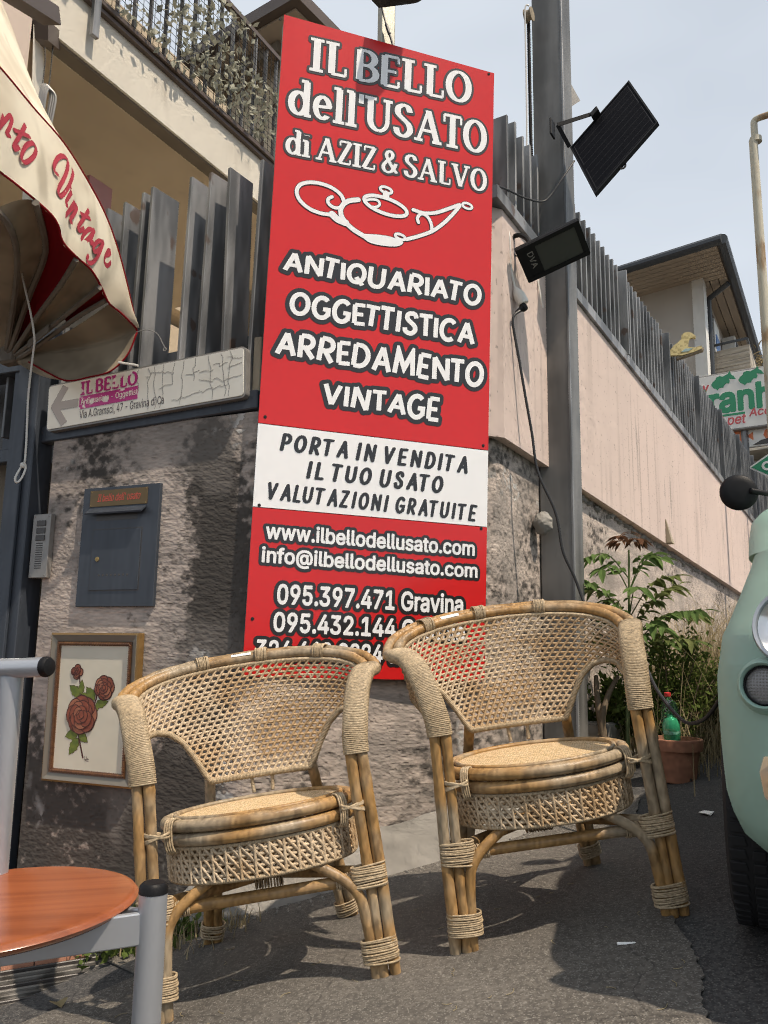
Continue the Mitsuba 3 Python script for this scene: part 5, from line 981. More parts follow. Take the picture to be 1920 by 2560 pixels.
for s in (1, -1):
    E = V(1, 0, 0)
    cp('leg_binding', cat_(*band((s*.267, -.262, .055), (s*.2645, -.264, .112), E, .0432, .0180, 11, seed=1+s)), 'cane_bind')
    cp('leg_binding', cat_(*band((s*.262, -.264, .225), (s*.2605, -.263, .283), E, .0428, .0185, 11, seed=3+s)), 'cane_bind')
    cp('leg_binding', cat_(*band((s*.198, .236, .09), (s*.206, .25, .048), E, .033, .020, 6, seed=7+s)), 'cane_bind'); cp('leg_binding', cat_(*band((s*.175, .18, .235), (s*.165, .16, .275), E, .033, .020, 6, seed=9+s)), 'cane_bind')
    # arm sleeves of flat woven cane
    st = []
    angs = np.interp(np.linspace(0, 1, 52), np.linspace(0, 1, 200), np.linspace(103, 133.2, 200)); pts = np.array([rim_at(s*a)[0] for a in np.linspace(100, 133.5, 300)]); l = np.r_[0, np.cumsum(np.linalg.norm(np.diff(pts, axis=0), axis=1))]
    nR_ = int(l[-1]/.0043)
    for k in range(nR_):
        d = (k+.5)*.0043; c = np.array([np.interp(d, l, pts[:, j]) for j in range(3)]); c2 = np.array([np.interp(min(d+.01, l[-1]), l, pts[:, j]) for j in range(3)]); c1 = np.array([np.interp(max(d-.01, 0), l, pts[:, j]) for j in range(3)])
        t = unit(c2-c1); ex_ = unit(V(s, 0, 0) - t*(s*t[0])); ey_ = np.cross(t, ex_)
        st.append(loop(c, ex_, ey_, .0312, .0190, .0027, 30, .016, math.pi*k))
    st.append(tube(pts, .017, 10))
    cp('arm_sleeve', cat_(*st), 'cane_bind', kind='stuff')
    # seat tie: strands from the leg round the seat rims
    q = np.random.default_rng(5+s); tie = []
    for k in range(4):
        o = (k-1.5)*.0055
        tie.append(loop(V(s*.245, -.262, .425+o*.2), V(s*.5, .1, .10+o*3), V(0, -1, 0), .062, .021, .0032)); tie.append(loop(V(s*.245, -.262, .420+o*.2), V(s*.5, .1, -.13+o*3), V(0, -1, 0), .062, .021, .0032))
        tie.append(loop(V(s*(.208+o), -.238, .415), V(0, 0, 1), unit(V(s*.5, -.8, 0)), .040, .021, .0030))
    cp('seat_tie', cat_(*tie), 'cane_bind')
# seat
SY, SA, SB = -.125, .243, .19
def seat_z(y): return .430 + 0*y
def sring(a, b, dz, n=72): th = np.arange(n)/n*2*np.pi; y = SY + b*np.sin(th); return np.c_[a*np.cos(th), y, seat_z(y) + dz]
cp('seat_rim', tube(sring(SA, SB, .006), .0158, 10, closed=True), 'cane_pole'); cp('seat_rim', tube(sring(SA, SB-.002, -.027), .0158, 10, closed=True), 'cane_pole')
cp('seat_inner_rim', tube(sring(SA-.024, SB-.024, .019), .006, 8, closed=True), 'cane_pole')
n = 60; rr_ = np.linspace(0, 1, 14); th = np.linspace(0, 2*np.pi, n)
sx2 = np.outer(rr_, np.cos(th))*(SA-.018); sy2 = SY + np.outer(rr_, np.sin(th))*(SB-.018); seatP = np.stack([sx2, sy2, seat_z(sy2) + .0155 + .004*(1-rr_[:, None]**2)], -1)
SEATUV = np.stack([sx2*.7 + sy2*.7 + .5, -sx2*.7 + sy2*.7 + .5], -1).reshape(-1, 2)
cp('seat_weave', grid(seatP), 'cane_seat')
# woven strands on a surface f(u, v) -> points, kept where mask(u, v)
def strands(f, lines, mask, r, out=0.0, sides=5):
    ms = []
    for u, v, o in lines:
        ok = mask(u, v); idx = np.nonzero(ok)[0]
        for run in np.split(idx, np.nonzero(np.diff(idx) > 1)[0]+1):
            if len(run) < 3: continue
            P, Nn = f(u[run], v[run]); ms.append(tube(P + Nn*np.asarray(o[run] if np.ndim(o) else o)[..., None], r, sides, caps=False))
    return cat_(*ms)
LA = 112.0
rph = np.linspace(-LA, LA, 449); rimP = np.array([rim_at(a)[0] for a in rph]); rimO = np.array([rim_at(a)[1] for a in rph])
topP = rimP - rimO*.024 - V(0, 0, .022); pr_ = np.radians(rph)
botP = np.c_[.262*np.sin(pr_), -.057+.130*np.cos(pr_), .505 + 0*pr_]
far = np.abs(rph) > 85; kk = np.clip((np.abs(rph)-85)/27, 0, 1)[:, None]; botP = botP*(1-kk) + (topP*V(.86, 1.05, 1) - V(0, .05, .26))*kk
tmx = np.interp(np.abs(rph), [0, 33, 36, 40, 46, 54, 65, 80, 95, 112], [1, 1, .93, .78, .60, .49, .43, .41, .45, .56])
mid_ = topP*.6 + botP*.4; sarc = np.r_[0, np.cumsum(np.linalg.norm(np.diff(mid_, axis=0), axis=1))]; sarc -= sarc[len(sarc)//2]
HH = .325
def panel_f(s, h):
    t = (h/HH)[:, None]; g = lambda a: np.stack([np.interp(s, sarc, a[:, k]) for k in range(3)], -1)
    P = g(topP)*(1-t) + g(botP)*t; N_ = g(rimO); return P + N_*(.010*np.sin(np.pi*t)), N_
def panel_mask(s, h): return (np.abs(s) < sarc[-1]) & (h >= 0) & (h <= HH*np.interp(s, sarc, tmx))
lines = []
S1 = sarc[-1]
rw = np.random.default_rng(12)
for k in range(22):
    s = np.linspace(-S1, S1, 190); h = .006 + k*.0148 + rw.normal(0, .0006) + .0012*np.sin(s*9+k); lines.append((s, h, .0024*np.sin(s/.0109*math.pi + math.pi*(k % 2))))
for sgn, o in ((1, .0026), (-1, -.0026)):
    for c0 in np.arange(-S1-.35, S1+.35, .0218):
        h = np.linspace(0, HH, 40); lines.append((c0 + rw.normal(0, .0009) + sgn*h*.74 + .0012*np.sin(h*40+c0*30), h, o + .0012*np.sin(h/.0148*math.pi)))
cp('back_weave', strands(panel_f, lines, panel_mask, .0036), 'cane_strand', kind='stuff')
bs = np.linspace(-S1, S1, 330); P, N_ = panel_f(bs, HH*np.interp(bs, sarc, tmx))
def rope(p, r, amp=.16, step=.0042):
    L_ = np.r_[0, np.cumsum(np.linalg.norm(np.diff(p, axis=0), axis=1))]; m = int(L_[-1]/step*3); s = np.linspace(0, L_[-1], m); q = np.stack([np.interp(s, L_, p[:, k]) for k in range(3)], -1)
    return tube(q, r*(1 + amp*np.sin(2*np.pi*s/step)), 7)
cp('back_edge', rope(P, .0088), 'cane_bind')
P2, _ = panel_f(bs, 0*bs + .002); cp('back_top_edge', rope(P2, .0062), 'cane_bind')
for x in (-.030, .030): cp('back_spindle', rope(spline([(x, .078, .505), (x*.95, .077, .475), (x*.9, .075, .455)], 4), .0055), 'cane_bind')
# apron below the seat
def apron_f(s, h):
    a = s/.235; y = SY + (SB-.008)*np.sin(a); P = np.stack([(SA-.002)*np.cos(a), y - .003*np.sin(a)*-1, seat_z(y) - .050 - h], -1); N_ = np.stack([np.cos(a), np.sin(a), 0*a], -1); return P, N_
S2 = .235*2*np.pi; AH = .078; lines = []; allm = lambda s, h: (s > -9) & (h >= -.0001) & (h <= AH+.0001)
for sgn, o in ((1, .0022), (-1, -.0022)):
    for c0 in np.arange(0, S2, .0222):
        h = np.linspace(0, AH, 12); lines.append((c0 + sgn*h*.80, h, o*1.4 + .001*np.sin(h/.0107*math.pi)))
for k in (1, 2, 3, 4, 5):
    s = np.linspace(0, S2, 260); lines.append((s, 0*s + AH*k/6, .0025*np.sin(s/.0111*math.pi + math.pi*k)))
for c0 in np.arange(0, S2, .0344): h = np.linspace(0, AH, 8); lines.append((c0 + 0*h, h, .0042 + 0*h))
cp('apron_weave', strands(apron_f, lines, allm, .0040), 'cane_strand', kind='stuff')
cp('apron_edge', cat_(*[rope(np.vstack([apron_f(np.linspace(0, S2, 140), np.full(140, hh))[0]]), .0055) for hh in (-.002, AH)]), 'cane_bind')
# stretchers
for a, b, nm in (((-.235, -.250, .247), (.235, -.250, .247), 'front_stretcher'), ((-.255, -.25, .262), (.172, .185, .235), 'cross_stretcher'), ((.255, -.25, .262), (-.172, .185, .235), 'cross_stretcher'), ((-.165, .17, .262), (.165, .17, .262), 'rear_stretcher')):
    cp(nm, tube(np.linspace(a, b, 9), .0148, 10), 'cane_pole')
for s in (1, -1): cp('stretcher_binding', cat_(*band((s*.178, -.25, .247), (s*.216, -.25, .247), V(0, 0, 1), .0168, .0168, 8, .002)), 'cane_bind')
cp('stretcher_binding', cat_(*band((-.04, -.03, .250), (.04, -.03, .250), V(0, 0, 1), .032, .02, 10, .0025)), 'cane_bind')
TR, TL = np.array([[ 0.9896,-0.0319,-0.14  , 0.4873],
 [ 0.028 , 0.9992,-0.0297, 2.437 ],
 [ 0.1408, 0.0254, 0.9897, 0.0788],
 [ 0.    , 0.    , 0.    , 1.    ]]), np.array([[ 0.985 ,-0.0811,-0.152 ,-0.2632],
 [ 0.0882, 0.9953, 0.0405, 2.3448],
 [ 0.148 ,-0.0533, 0.9876,-0.0632],
 [ 0.    , 0.    , 0.    , 1.    ]])
for T, lab, bands, tag in ((TR, 'weathered rattan armchair standing next to the mint green car', (-42, -10, 22), -27), (TL, 'weathered rattan armchair next to the metal chair with the wooden seat', (-25, 5, 37), -5)):
    k = thing('rattan_armchair', lab, 'armchair', 'rattan armchairs in front of the red sign')
    for i in range(len(CH)):
        nm, m, mm, sm, lb_, kd = CH[i][:6]
        key = name_for(k + '__' + nm)
        if len(CH[i]) == 6: CH[i] = (*CH[i], mikit.ply(m, mm, smooth=sm, uv=SEATUV if nm == 'seat_weave' else None))
        scene[key] = {**CH[i][6], 'to_world': mi.ScalarTransform4f(T)}
        if kd: labels[key] = {'kind': kd}
    for a in bands:
        p, o = rim_at(a); p2, _ = rim_at(a+1); t = unit(p2-p)
        part(k, 'rim_binding', cat_(*band(p - t*.017, p + t*.017, o, .0325, .0215, 8, .0024)), 'cane_bind', smooth=True, T=T)
    p, o = rim_at(tag); p2, _ = rim_at(tag+1); t = unit(p2-p); up = np.cross(o, t); up = up if up[2] > 0 else -up
    tg = thing('price_tag', 'white price sticker on the rim of the right rattan armchair' if T is TR else 'white price sticker reading 48.00 on the rim of the left rattan armchair', 'price tag')
    pts = np.array([[p + t*x - o*.0145 - V(0, 0, .004) + (-o*math.sin(a) + up*math.cos(a))*.0158 for x in np.linspace(-.03, .03, 5)] for a in np.linspace(-.1, 1.0, 6)])
    part(tg, 'paper', grid(pts), 'paper_white', smooth=True, T=T)
    if T is TL: part(tg, 'price', prism(fit(sans('48.00', False), -.024, 0, -.004, 0, .007), .0003, p - o*.0145 - V(0, 0, .004) + (-o*math.sin(.45) + up*math.cos(.45))*.0162, t if (T[:3, :3] @ t)[0] > 0 else -t, unit(up*math.sin(.45) + o*math.cos(.45)), unit(-o*math.sin(.45) + up*math.cos(.45))), 'print_black', T=T)
# ---------------------------------------------------------------- metal chair with wooden seat
Mc = thing('metal_chair', 'silver tubular metal chair with a round glossy orange wooden seat at the lower left', 'chair')
zs_ = .402
sc = V(-.585, 1.292, zs_)
part(Mc, 'seat', revolve([(0, -.010), (.16, -.0115), (.200, -.010), (.211, -.004), (.215, .001), (.211, .006), (.200, .0095), (.15, .008), (0, .004)], 72, sc, [V(1, 0, .05), V(0, 1, .0), V(-.05, 0, 1)]), 'seat_wood', smooth=40)
fp = V(-0.3302,1.255,0.4438); fpt = np.array(fp)
part(Mc, 'front_leg', tube([fpt, V(fpt[0]+.002, fpt[1], -.065)], .0205, 22, ref=(1, 0, 0)), 'tube_silver', smooth=40)
part(Mc, 'front_leg_cap', revolve([(0, .011), (.016, .0105), (.0205, .006), (.0215, -.004), (0, -.004)], 22, fpt), 'black_plastic', smooth=40)
rp = np.array(V(-0.6598,1.46,0.7398))
part(Mc, 'back_post', tube([rp, V(rp[0]+.004, rp[1]+.01, -.16)], .0200, 22, ref=(1, 0, 0)), 'tube_silver', smooth=40)
r0, r1 = np.array(V(-0.9797,1.56,0.7336)), np.array(V(-0.5903,1.43,0.7577)); rdv = unit(r1-r0)
part(Mc, 'back_rail', tube(np.linspace(r0, r1, 5), .0172, 20), 'tube_silver', smooth=40)
part(Mc, 'back_rail_cap', tube([r1 - rdv*.001, r1 + rdv*.006, r1 + rdv*.0105, r1 + rdv*.012], [.0178, .0178, .0150, .008], 20), 'black_plastic', smooth=40)
pp2 = r0 + rdv*.06; part(Mc, 'back_post', tube([pp2 - Up*.017, V(pp2[0], pp2[1], -.19)], .0200, 20, ref=(1, 0, 0)), 'tube_silver', smooth=40)
def flat(a, b, h, t): a, b = np.asarray(a), np.asarray(b); d = unit(b-a); z = Up - d*d[2]; z = unit(z); return box((a+b)/2, (np.linalg.norm(b-a), t, h), [d, np.cross(z, d), z], .002)
part(Mc, 'seat_bar', flat(fpt + V(-.012, -.01, -.050), V(-.74, 1.17, .354), .044, .012), 'tube_silver')
part(Mc, 'seat_bar', flat(fpt + V(-.012, .012, -.050), V(rp[0], rp[1], .345), .040, .012), 'tube_silver')
single('rail_sticker', grid(np.array([[r0 + (r1-r0)*t + V(0, -.3, 1.0)*0 + (V(.35, -.35, 0)*math.sin(a)*.5 + Up*math.cos(a))*.0176 for t in np.linspace(.60, .86, 5)] for a in (.0, .35)])), 'paper_white', 'white paper sticker on the back rail of the metal chair', 'sticker')
# ---------------------------------------------------------------- mint green car
Ca = thing('parked_car', 'small rounded mint green car parked at the right edge', 'car')
cf, cl = unit(V(-.49, -.872, 0)), unit(V(.872, -.49, 0)); gC = .178; Np = V(.771, 1.84, gC) + cf*.35 + cl*.80
def Cw(p): p = np.asarray(p, float); return Np + p[..., :1]*cf + p[..., 1:2]*cl + p[..., 2:]*Up
OFF = [(.177, .111), (.217, .065), (.249, .035), (.291, .017), (.333, .007), (.425, .003), (.518, 0), (.573, 0), (.61, .0055), (.661, .011), (.693, .024), (.758, .046), (.827, .066), (.860, .072), (.8605, .056), (.92, .048), (.98, .046), (1.02, .054), (1.05, .077), (1.075, .10), (1.095, .14), (1.11, .21), (1.122, .33), (1.128, .50)]
NX = [(.177, -.10), (.25, -.03), (.40, 0), (.55, 0), (.66, -.02), (.76, -.07), (.86, -.15), (.8605, -.19), (.98, -.36), (1.05, -.55), (1.09, -.74), (1.128, -.95)]
hx = np.array(OFF)
def plan(h, n=120):
    """outline at height h: straight flanks, nose corners rounded over .38 m; the front half of the list is the nose"""
    w = .81 - np.interp(h, hx[:, 0], hx[:, 1]); xf = np.interp(h, [a for a, _ in NX], [b for _, b in NX]); x1 = xf - np.interp(h, [.2, .6, .86, 1.12], [.34, .36, .46, .7]); ph = np.linspace(-math.pi/2, math.pi/2, n//2+1); k = 2/2.5
    nose = np.c_[x1 + (xf-x1)*np.cos(ph)**k, np.sign(ph)*np.abs(np.sin(ph))**k*w]; xr = -3.4; q = n//4
    side = lambda s: np.c_[np.linspace(x1, xr, q+1)[1:], np.full(q, s*w)]
    r_ = np.vstack([side(-1)[::-1], nose, side(1)]); return np.c_[r_, np.full(len(r_), h)]
hs_up = [.60, .63, .661, .693, .725, .758, .79, .827, .86, .8605, .88, .92, .95, .98, 1.02, 1.05, 1.075, 1.095, 1.11, 1.122, 1.128]
part(Ca, 'body', grid(Cw(np.array([plan(h) for h in hs_up if h <= .86]))), 'mint_paint', smooth=True)
part(Ca, 'bonnet', cat_(grid(Cw(np.array([plan(h) for h in hs_up if h >= .8605]))), grid(Cw(np.array([plan(.8605), plan(.8605)*V(.99, .97, 1)]))), grid(Cw(np.array([plan(1.128)*V(.9+.1*k, k, 1) for k in np.linspace(1, 0, 4)])))), 'mint_paint', smooth=50, label='rounded mint green bonnet')
def front_only(h, x0):
    p = plan(h, 480); k = p[:, 0] > x0; q = p[k]; a, b = q[0].copy(), q[-1].copy(); a[0] = b[0] = x0
    r_ = np.vstack([a, q, b]); l = np.r_[0, np.cumsum(np.linalg.norm(np.diff(r_, axis=0), axis=1))]; s = np.linspace(0, l[-1], 121); return np.stack([np.interp(s, l, r_[:, j]) for j in range(3)], -1)
hs_lo = [.177, .19, .217, .249, .291, .333, .38, .425, .47, .518, .573, .60]
bump_ = np.array([front_only(h, -.40 - .12*max(0, (h-.35)/.25)**1.5) for h in hs_lo])
part(Ca, 'front_bumper', grid(Cw(bump_)), 'mint_paint', smooth=True)
part(Ca, 'bumper_lining', cat_(grid(Cw(bump_*V(1, .97, 1) + V(-.03, 0, 0))), grid(Cw(np.array([bump_[0], bump_[0]*V(1, .5, 1) + V(-.2, 0, .02)])))), 'rubber')
part(Ca, 'side_panel', grid(Cw(np.array([[V(x, -(.81 - np.interp(h, hx[:, 0], hx[:, 1])*.6), h) for x in np.linspace(-1.1, -2.5, 12)] for h in (.2, .3, .45, .61)]))), 'mint_paint', smooth=True)
part(Ca, 'side_panel', grid(Cw(np.array([[V(x, (.81 - np.interp(h, hx[:, 0], hx[:, 1])*.6), h) for x in np.linspace(-1.1, -2.5, 12)] for h in (.2, .3, .45, .61)]))), 'mint_paint', smooth=True)
part(Ca, 'underbody', hull(Cw(np.array([(x, y, z) for x in (-.5, -3.2) for y in (-.55, .55) for z in (.22, .6)]))), 'rubber')
def glass_ring(h, w, x0, x1, n=60):
    th = np.linspace(-math.pi, math.pi, n+1); return np.c_[(x0+x1)/2 + np.sign(np.cos(th))*np.abs(np.cos(th))**.6*(x0-x1)/2, np.sign(np.sin(th))*np.abs(np.sin(th))**.6*w, np.full(n+1, h)]
part(Ca, 'windscreen', grid(Cw(np.array([glass_ring(1.08, .66, -.95, -3.3), glass_ring(1.2, .62, -1.15, -3.2), glass_ring(1.38, .55, -1.45, -3.05)]))), 'label_dark', smooth=True)
part(Ca, 'roof', grid(Cw(np.array([glass_ring(1.375, .56, -1.43, -3.06), glass_ring(1.43, .52, -1.55, -3.0), glass_ring(1.48, .40, -1.8, -2.85), glass_ring(1.49, .05, -2.2, -2.4)]))), 'mint_paint', smooth=True)
def wheel(x, y, yaw):
    k = part.__call__ if False else None
    c = Cw(V(x, y, .0)); c[2] = float(gz(c[0])) + .294; a = unit(-cl*math.cos(yaw) + cf*math.sin(yaw)); ax = axes(a)
    prof = [(.15, -.088), (.20, -.094), (.250, -.094), (.278, -.086), (.288, -.070), (.291, -.05), (.291, .05), (.288, .07), (.278, .086), (.25, .094), (.2, .094), (.17, .085), (.15, .06)]
    wk = part(Ca, 'wheel', revolve([(.0, -.02), (.10, -.03), (.165, .0), (.172, .07), (.165, .085)], 28, c, ax), 'chrome', smooth=40)
    part(wk, 'tyre', revolve(prof, 48, c, ax), 'rubber', smooth=40)
    bl = []
    for j in range(64):
        t = 2*math.pi*j/64; d = ax[0]*math.cos(t) + ax[1]*math.sin(t); tg = -ax[0]*math.sin(t) + ax[1]*math.cos(t)
        for o, sk in ((.066, .25), (.026, -.1), (-.018, .1), (-.06, -.25)): bl.append(box(c + d*(.2925 - .035*abs(o)*(abs(o) > .05)) + ax[2]*o + tg*.0005*j*0, (.021, .032 if abs(o) > .05 else .026, .008), [tg + ax[2]*sk, ax[2], d], .0015))
    part(wk, 'tread', cat_(*bl), 'rubber', kind='stuff')
wheel(-.60, -.735, .06); wheel(-.60, .735, .06); wheel(-2.85, -.725, 0); wheel(-2.85, .725, 0)
def lamp(h, th_deg, r, nm, kind):
    p = plan(h, 720); i = 180 + int((th_deg + 90)*2); c = Cw(p[i]); q = Cw(plan(h+.02, 720)[i]); t = Cw(p[i+3]) - Cw(p[i-3]); n_ = unit(np.cross(t, q-c)); n_ = n_ if n_ @ cf > 0 or n_ @ -cl > .5 else -n_
    n_ = unit(n_*.5 + cf*.8); c = c + n_*.010; ax = axes(n_)
    if kind == 'head':
        hk = part(Ca, nm, revolve([(r*1.02, -.06), (r*1.02, .004), (r*.97, .016), (r*.90, .014), (r*.88, .0)], 40, c, ax), 'tube_silver', smooth=40)
        part(hk, 'reflector', revolve([(0, -.03), (r*.5, -.02), (r*.88, .004)], 40, c, ax), 'chrome', smooth=True); part(hk, 'lens', revolve([(0, .032), (r*.4, .028), (r*.7, .018), (r*.9, .004)], 40, c, ax), 'lens_glass', smooth=True)
    else:
        hk = part(Ca, nm, revolve([(r*1.75, -.045), (r*1.6, -.012), (r*1.42, .008), (r*1.25, .014), (r*1.14, .010), (r*1.10, -.004)], 40, c, ax), 'mint_paint', smooth=40)
        part(hk, 'bezel', revolve([(r*1.12, .0), (r*1.08, .006), (r*1.0, .003)], 36, c, ax), 'black_plastic', smooth=True)
        part(hk, 'lens', revolve([(0, .008), (r*.5, .007), (r*.8, .004), (r*1.02, -.002)], 36, c, ax), 'fog_lens', smooth=True)
        pr = []
        for yy in np.arange(-r, r, r*.17):
            for xx in np.arange(-r, r, r*.17):
                if xx*xx + yy*yy < (r*.94)**2: pr.append(revolve([(0, .0035), (r*.075, 0)], 5, c + ax[0]*xx + ax[1]*yy + ax[2]*(.0075-.006*(xx*xx+yy*yy)/r**2), ax))
        part(hk, 'prisms', cat_(*pr), 'alu_dull', kind='stuff')
lamp(.672, -49, .080, 'headlight', 'head'); lamp(.672, 49, .080, 'headlight', 'head'); lamp(.56, -56, .035, 'front_lamp', 'fog'); lamp(.56, 56, .035, 'front_lamp', 'fog')
mc_ = V(1.0618,2.35,1.2759)
mirr = revolve([(0, .020), (.03, .019), (.046, .015), (.053, .007), (.0545, 0), (.052, -.012), (.035, -.028), (0, -.034)], 36, mc_, axes(unit(V(-.25, -.95, -.05))))
mk = part(Ca, 'door_mirror', mirr, 'black_plastic', smooth=50)
part(mk, 'arm', tube(spline([np.array(mc_) + V(.02, -.03, 0), np.array(mc_) + V(.07, -.02, -.006), np.array(mc_) + V(.11, .02, -.01), Cw(V(-1.2, -.66, .98))], 6), .0085, 8), 'black_plastic', smooth=True)
gp_ = np.array([[Cw(plan(h, 720)[180 + int((t+90)*2)]) + cf*.004 for t in np.linspace(-22, 22, 23)] for h in (.235, .26, .30, .34, .365)])
part(Ca, 'air_intake', grid(gp_), 'black_plastic', smooth=True)
tr = Cw(plan(.38, 720)[180 + 64]); tt_ = unit(Cw(plan(.38, 720)[180 + 70]) - Cw(plan(.38, 720)[180 + 58])); tn = unit(np.cross(tt_, Up)); tn = tn if tn @ cf > 0 else -tn
part(Ca, 'bumper_trim', hull([tr + tt_*a + Up*z + tn*d for a, z, d0 in ((-.012, .015, .0), (.0, .045, .0), (.05, .055, .004), (.10, .03, .004), (.06, -.03, .004), (.02, -.05, .0), (-.004, -.03, 0)) for d in (-.01, d0 + .007)]), 'chrome')
# ---------------------------------------------------------------- plants, pot, bottle
Pp = thing('flower_pot', 'terracotta flower pot beside the right rattan armchair', 'flower pot')
pt = np.array(V(1.3084,3.6693,0.2329)) + V(.02, .06, 0)
part(Pp, 'pot', revolve([(.0, 0), (.082, 0), (.085, .006), (.105, .135), (.118, .137), (.122, .180), (.119, .186), (.108, .186), (.104, .14), (.0, .13)], 40, pt), 'terracotta', smooth=40)
part(Pp, 'soil', revolve([(0, .150), (.06, .148), (.106, .145)], 24, pt), 'soil'); part(Pp, 'drain_hole', revolve([(0, .001), (.006, 0)], 10, pt + V(.035, -.083, .018), axes(V(.35, -.93, .1))), 'label_dark')
Bo = thing('plastic_bottle', 'crumpled green plastic bottle with a red cap standing in the flower pot', 'bottle')
b0, b1 = pt + V(-.008, .0, .148), np.array(V(1.295,3.7,0.6093)); bd = unit(b1-b0); bl_ = np.linalg.norm(b1-b0)
bt = revolve([(0, .0), (.030, .002), (.034, .02), (.040, .05), (.036, .066), (.040, .085), (.043, .12), (.040, .16), (.030, .20), (.018, bl_-.022), (.0115, bl_-.012), (.0115, bl_)], 24, (0, 0, 0)); v = bt[0]; v *= 1 + .16*(meshkit.fbm(v*28, 3)-.5)[:, None]*V(1, 1, .0)
part(Bo, 'body', (b0 + v @ np.array(axes(bd)), bt[1]), 'bottle_green', smooth=True); part(Bo, 'inner_film', (b0 + (v*V(.9, .9, .62)) @ np.array(axes(bd)), bt[1]), 'bottle_tint', smooth=True); part(Bo, 'cap', revolve([(0, .016), (.013, .016), (.0145, .012), (.0145, 0)], 18, b1 - bd*.004, axes(bd)), 'cap_red', smooth=40)
r6 = np.random.default_rng(33)
def leaflet(p, d, up, L_, w=.40, droop=.25):
    """pointed leaf with a folded midrib"""
    d = unit(d); s = unit(np.cross(d, up)); u = np.cross(s, d); t = np.linspace(0, 1, 6); mid = p + np.outer(t*L_, d) - np.outer(droop*L_*t**2, Up)
    wd_ = w*L_*np.sin(np.pi*np.minimum(t**.75, 1))*.5; l_ = mid + np.outer(wd_, s) + np.outer(wd_*.35, u); r_ = mid - np.outer(wd_, s) + np.outer(wd_*.35, u)
    v = np.vstack([l_, mid, r_]); f = []
    for i in range(5): f += [[i, i+1, 7+i], [i, 7+i, 6+i], [6+i, 7+i, 13+i], [6+i, 13+i, 12+i]]
    return v, np.array(f)
Sg = thing('sapling', 'young tree with long compound leaves and reddish tips beside the steel pole', 'plant')
sb_ = V(1.20, 4.02, .20); stt = np.array(V(1.251,4.05,1.3115))
stem = spline([sb_, sb_ + V(.01, .0, .35), V(stt[0]-.02, 4.03, .85), stt], 8); part(Sg, 'stem', tube(stem, np.linspace(.012, .005, len(stem)), 8), 'stem_green')
for e, tz_ in [(V(1.0316,4.05,1.2669), 1395), (V(0.9982,4.05,1.1544), 1450), (V(1.1011,4.05,1.2069), 1425), (V(0.9562,4.05,1.0931), 1480), (V(1.3889,4.05,1.2932), 1385), (V(1.4186,4.05,1.2732), 1395), (V(1.4858,4.05,1.1826), 1440), (V(1.5042,4.05,1.1423), 1460), (V(1.6076,4.05,0.9832), 1540), (V(1.6192,4.05,1.0134), 1525), (V(1.581,4.05,0.8537), 1605), (V(1.5515,4.05,0.8631), 1600), (V(1.0148,4.05,1.0137), 1520), (V(1.0839,4.05,0.9648), 1545), (V(1.137,4.05,1.0558), 1500), (V(1.3008,4.05,1.1189), 1470), (V(1.3793,4.05,1.0597), 1500), (V(1.2137,4.05,0.937), 1560), (V(1.2918,4.05,0.8787), 1590), (V(1.4138,4.05,0.9204), 1570), (V(1.0507,4.05,0.8551), 1600), (V(1.1702,4.05,0.8373), 1610)]:
    kd_ = r6.uniform(-.28, .18)/4.05; e = V(0, 0, .8) + (e - V(0, 0, .8))*(1 + kd_); t0 = np.clip(.55 + .4*(1600-tz_)/230 + r6.uniform(-.1, .05), .45, .97); i0 = int(t0*(len(stem)-1)); p0 = stem[i0]
    ax_ = spline([p0, p0*.5 + e*.5 + V(0, 0, .07), e], 6); ms = [tube(ax_, np.linspace(.0035, .0015, len(ax_)), 5)]; nL_ = max(5, int(np.linalg.norm(e-p0)/.035))
    for j in range(nL_):
        t = .30 + .70*(j+.5)/nL_; i = min(int(t*(len(ax_)-1)), len(ax_)-2); p = ax_[i]; d = unit(ax_[i+1]-ax_[i]); sd_ = unit(np.cross(d, Up))
        for sg in (1, -1): ms.append(leaflet(p, d*.55 + sd_*sg*.9 + V(0, 0, -.25) + r6.normal(0, .2, 3), unit(Up + r6.normal(0, .35, 3)), r6.uniform(.065, .10), .40, .3))
    ms.append(leaflet(ax_[-1], d, Up, .085, .36)); part(Sg, 'leaf', cat_(*ms), 'leaf_green' if tz_ % 4 else 'leaf_olive')
for k in range(7):
    a = k*.9; e = stt + V(.09*math.cos(a), .09*math.sin(a), .035 + .02*(k % 3)); ms = []; ax_ = spline([stt - V(0, 0, .02), stt*.4 + e*.6 + V(0, 0, .03), e], 4)
    for j in range(4):
        p = ax_[3 + j]; d = unit(ax_[-1]-ax_[2])
        for sg in (1, -1): ms.append(leaflet(p, d*.6 + unit(np.cross(d, Up))*sg*.8 + V(0, 0, -.4), Up, .065, .32, .4))
    part(Sg, 'leaf', cat_(*ms), 'leaf_red', label='young reddish leaf at the tip')
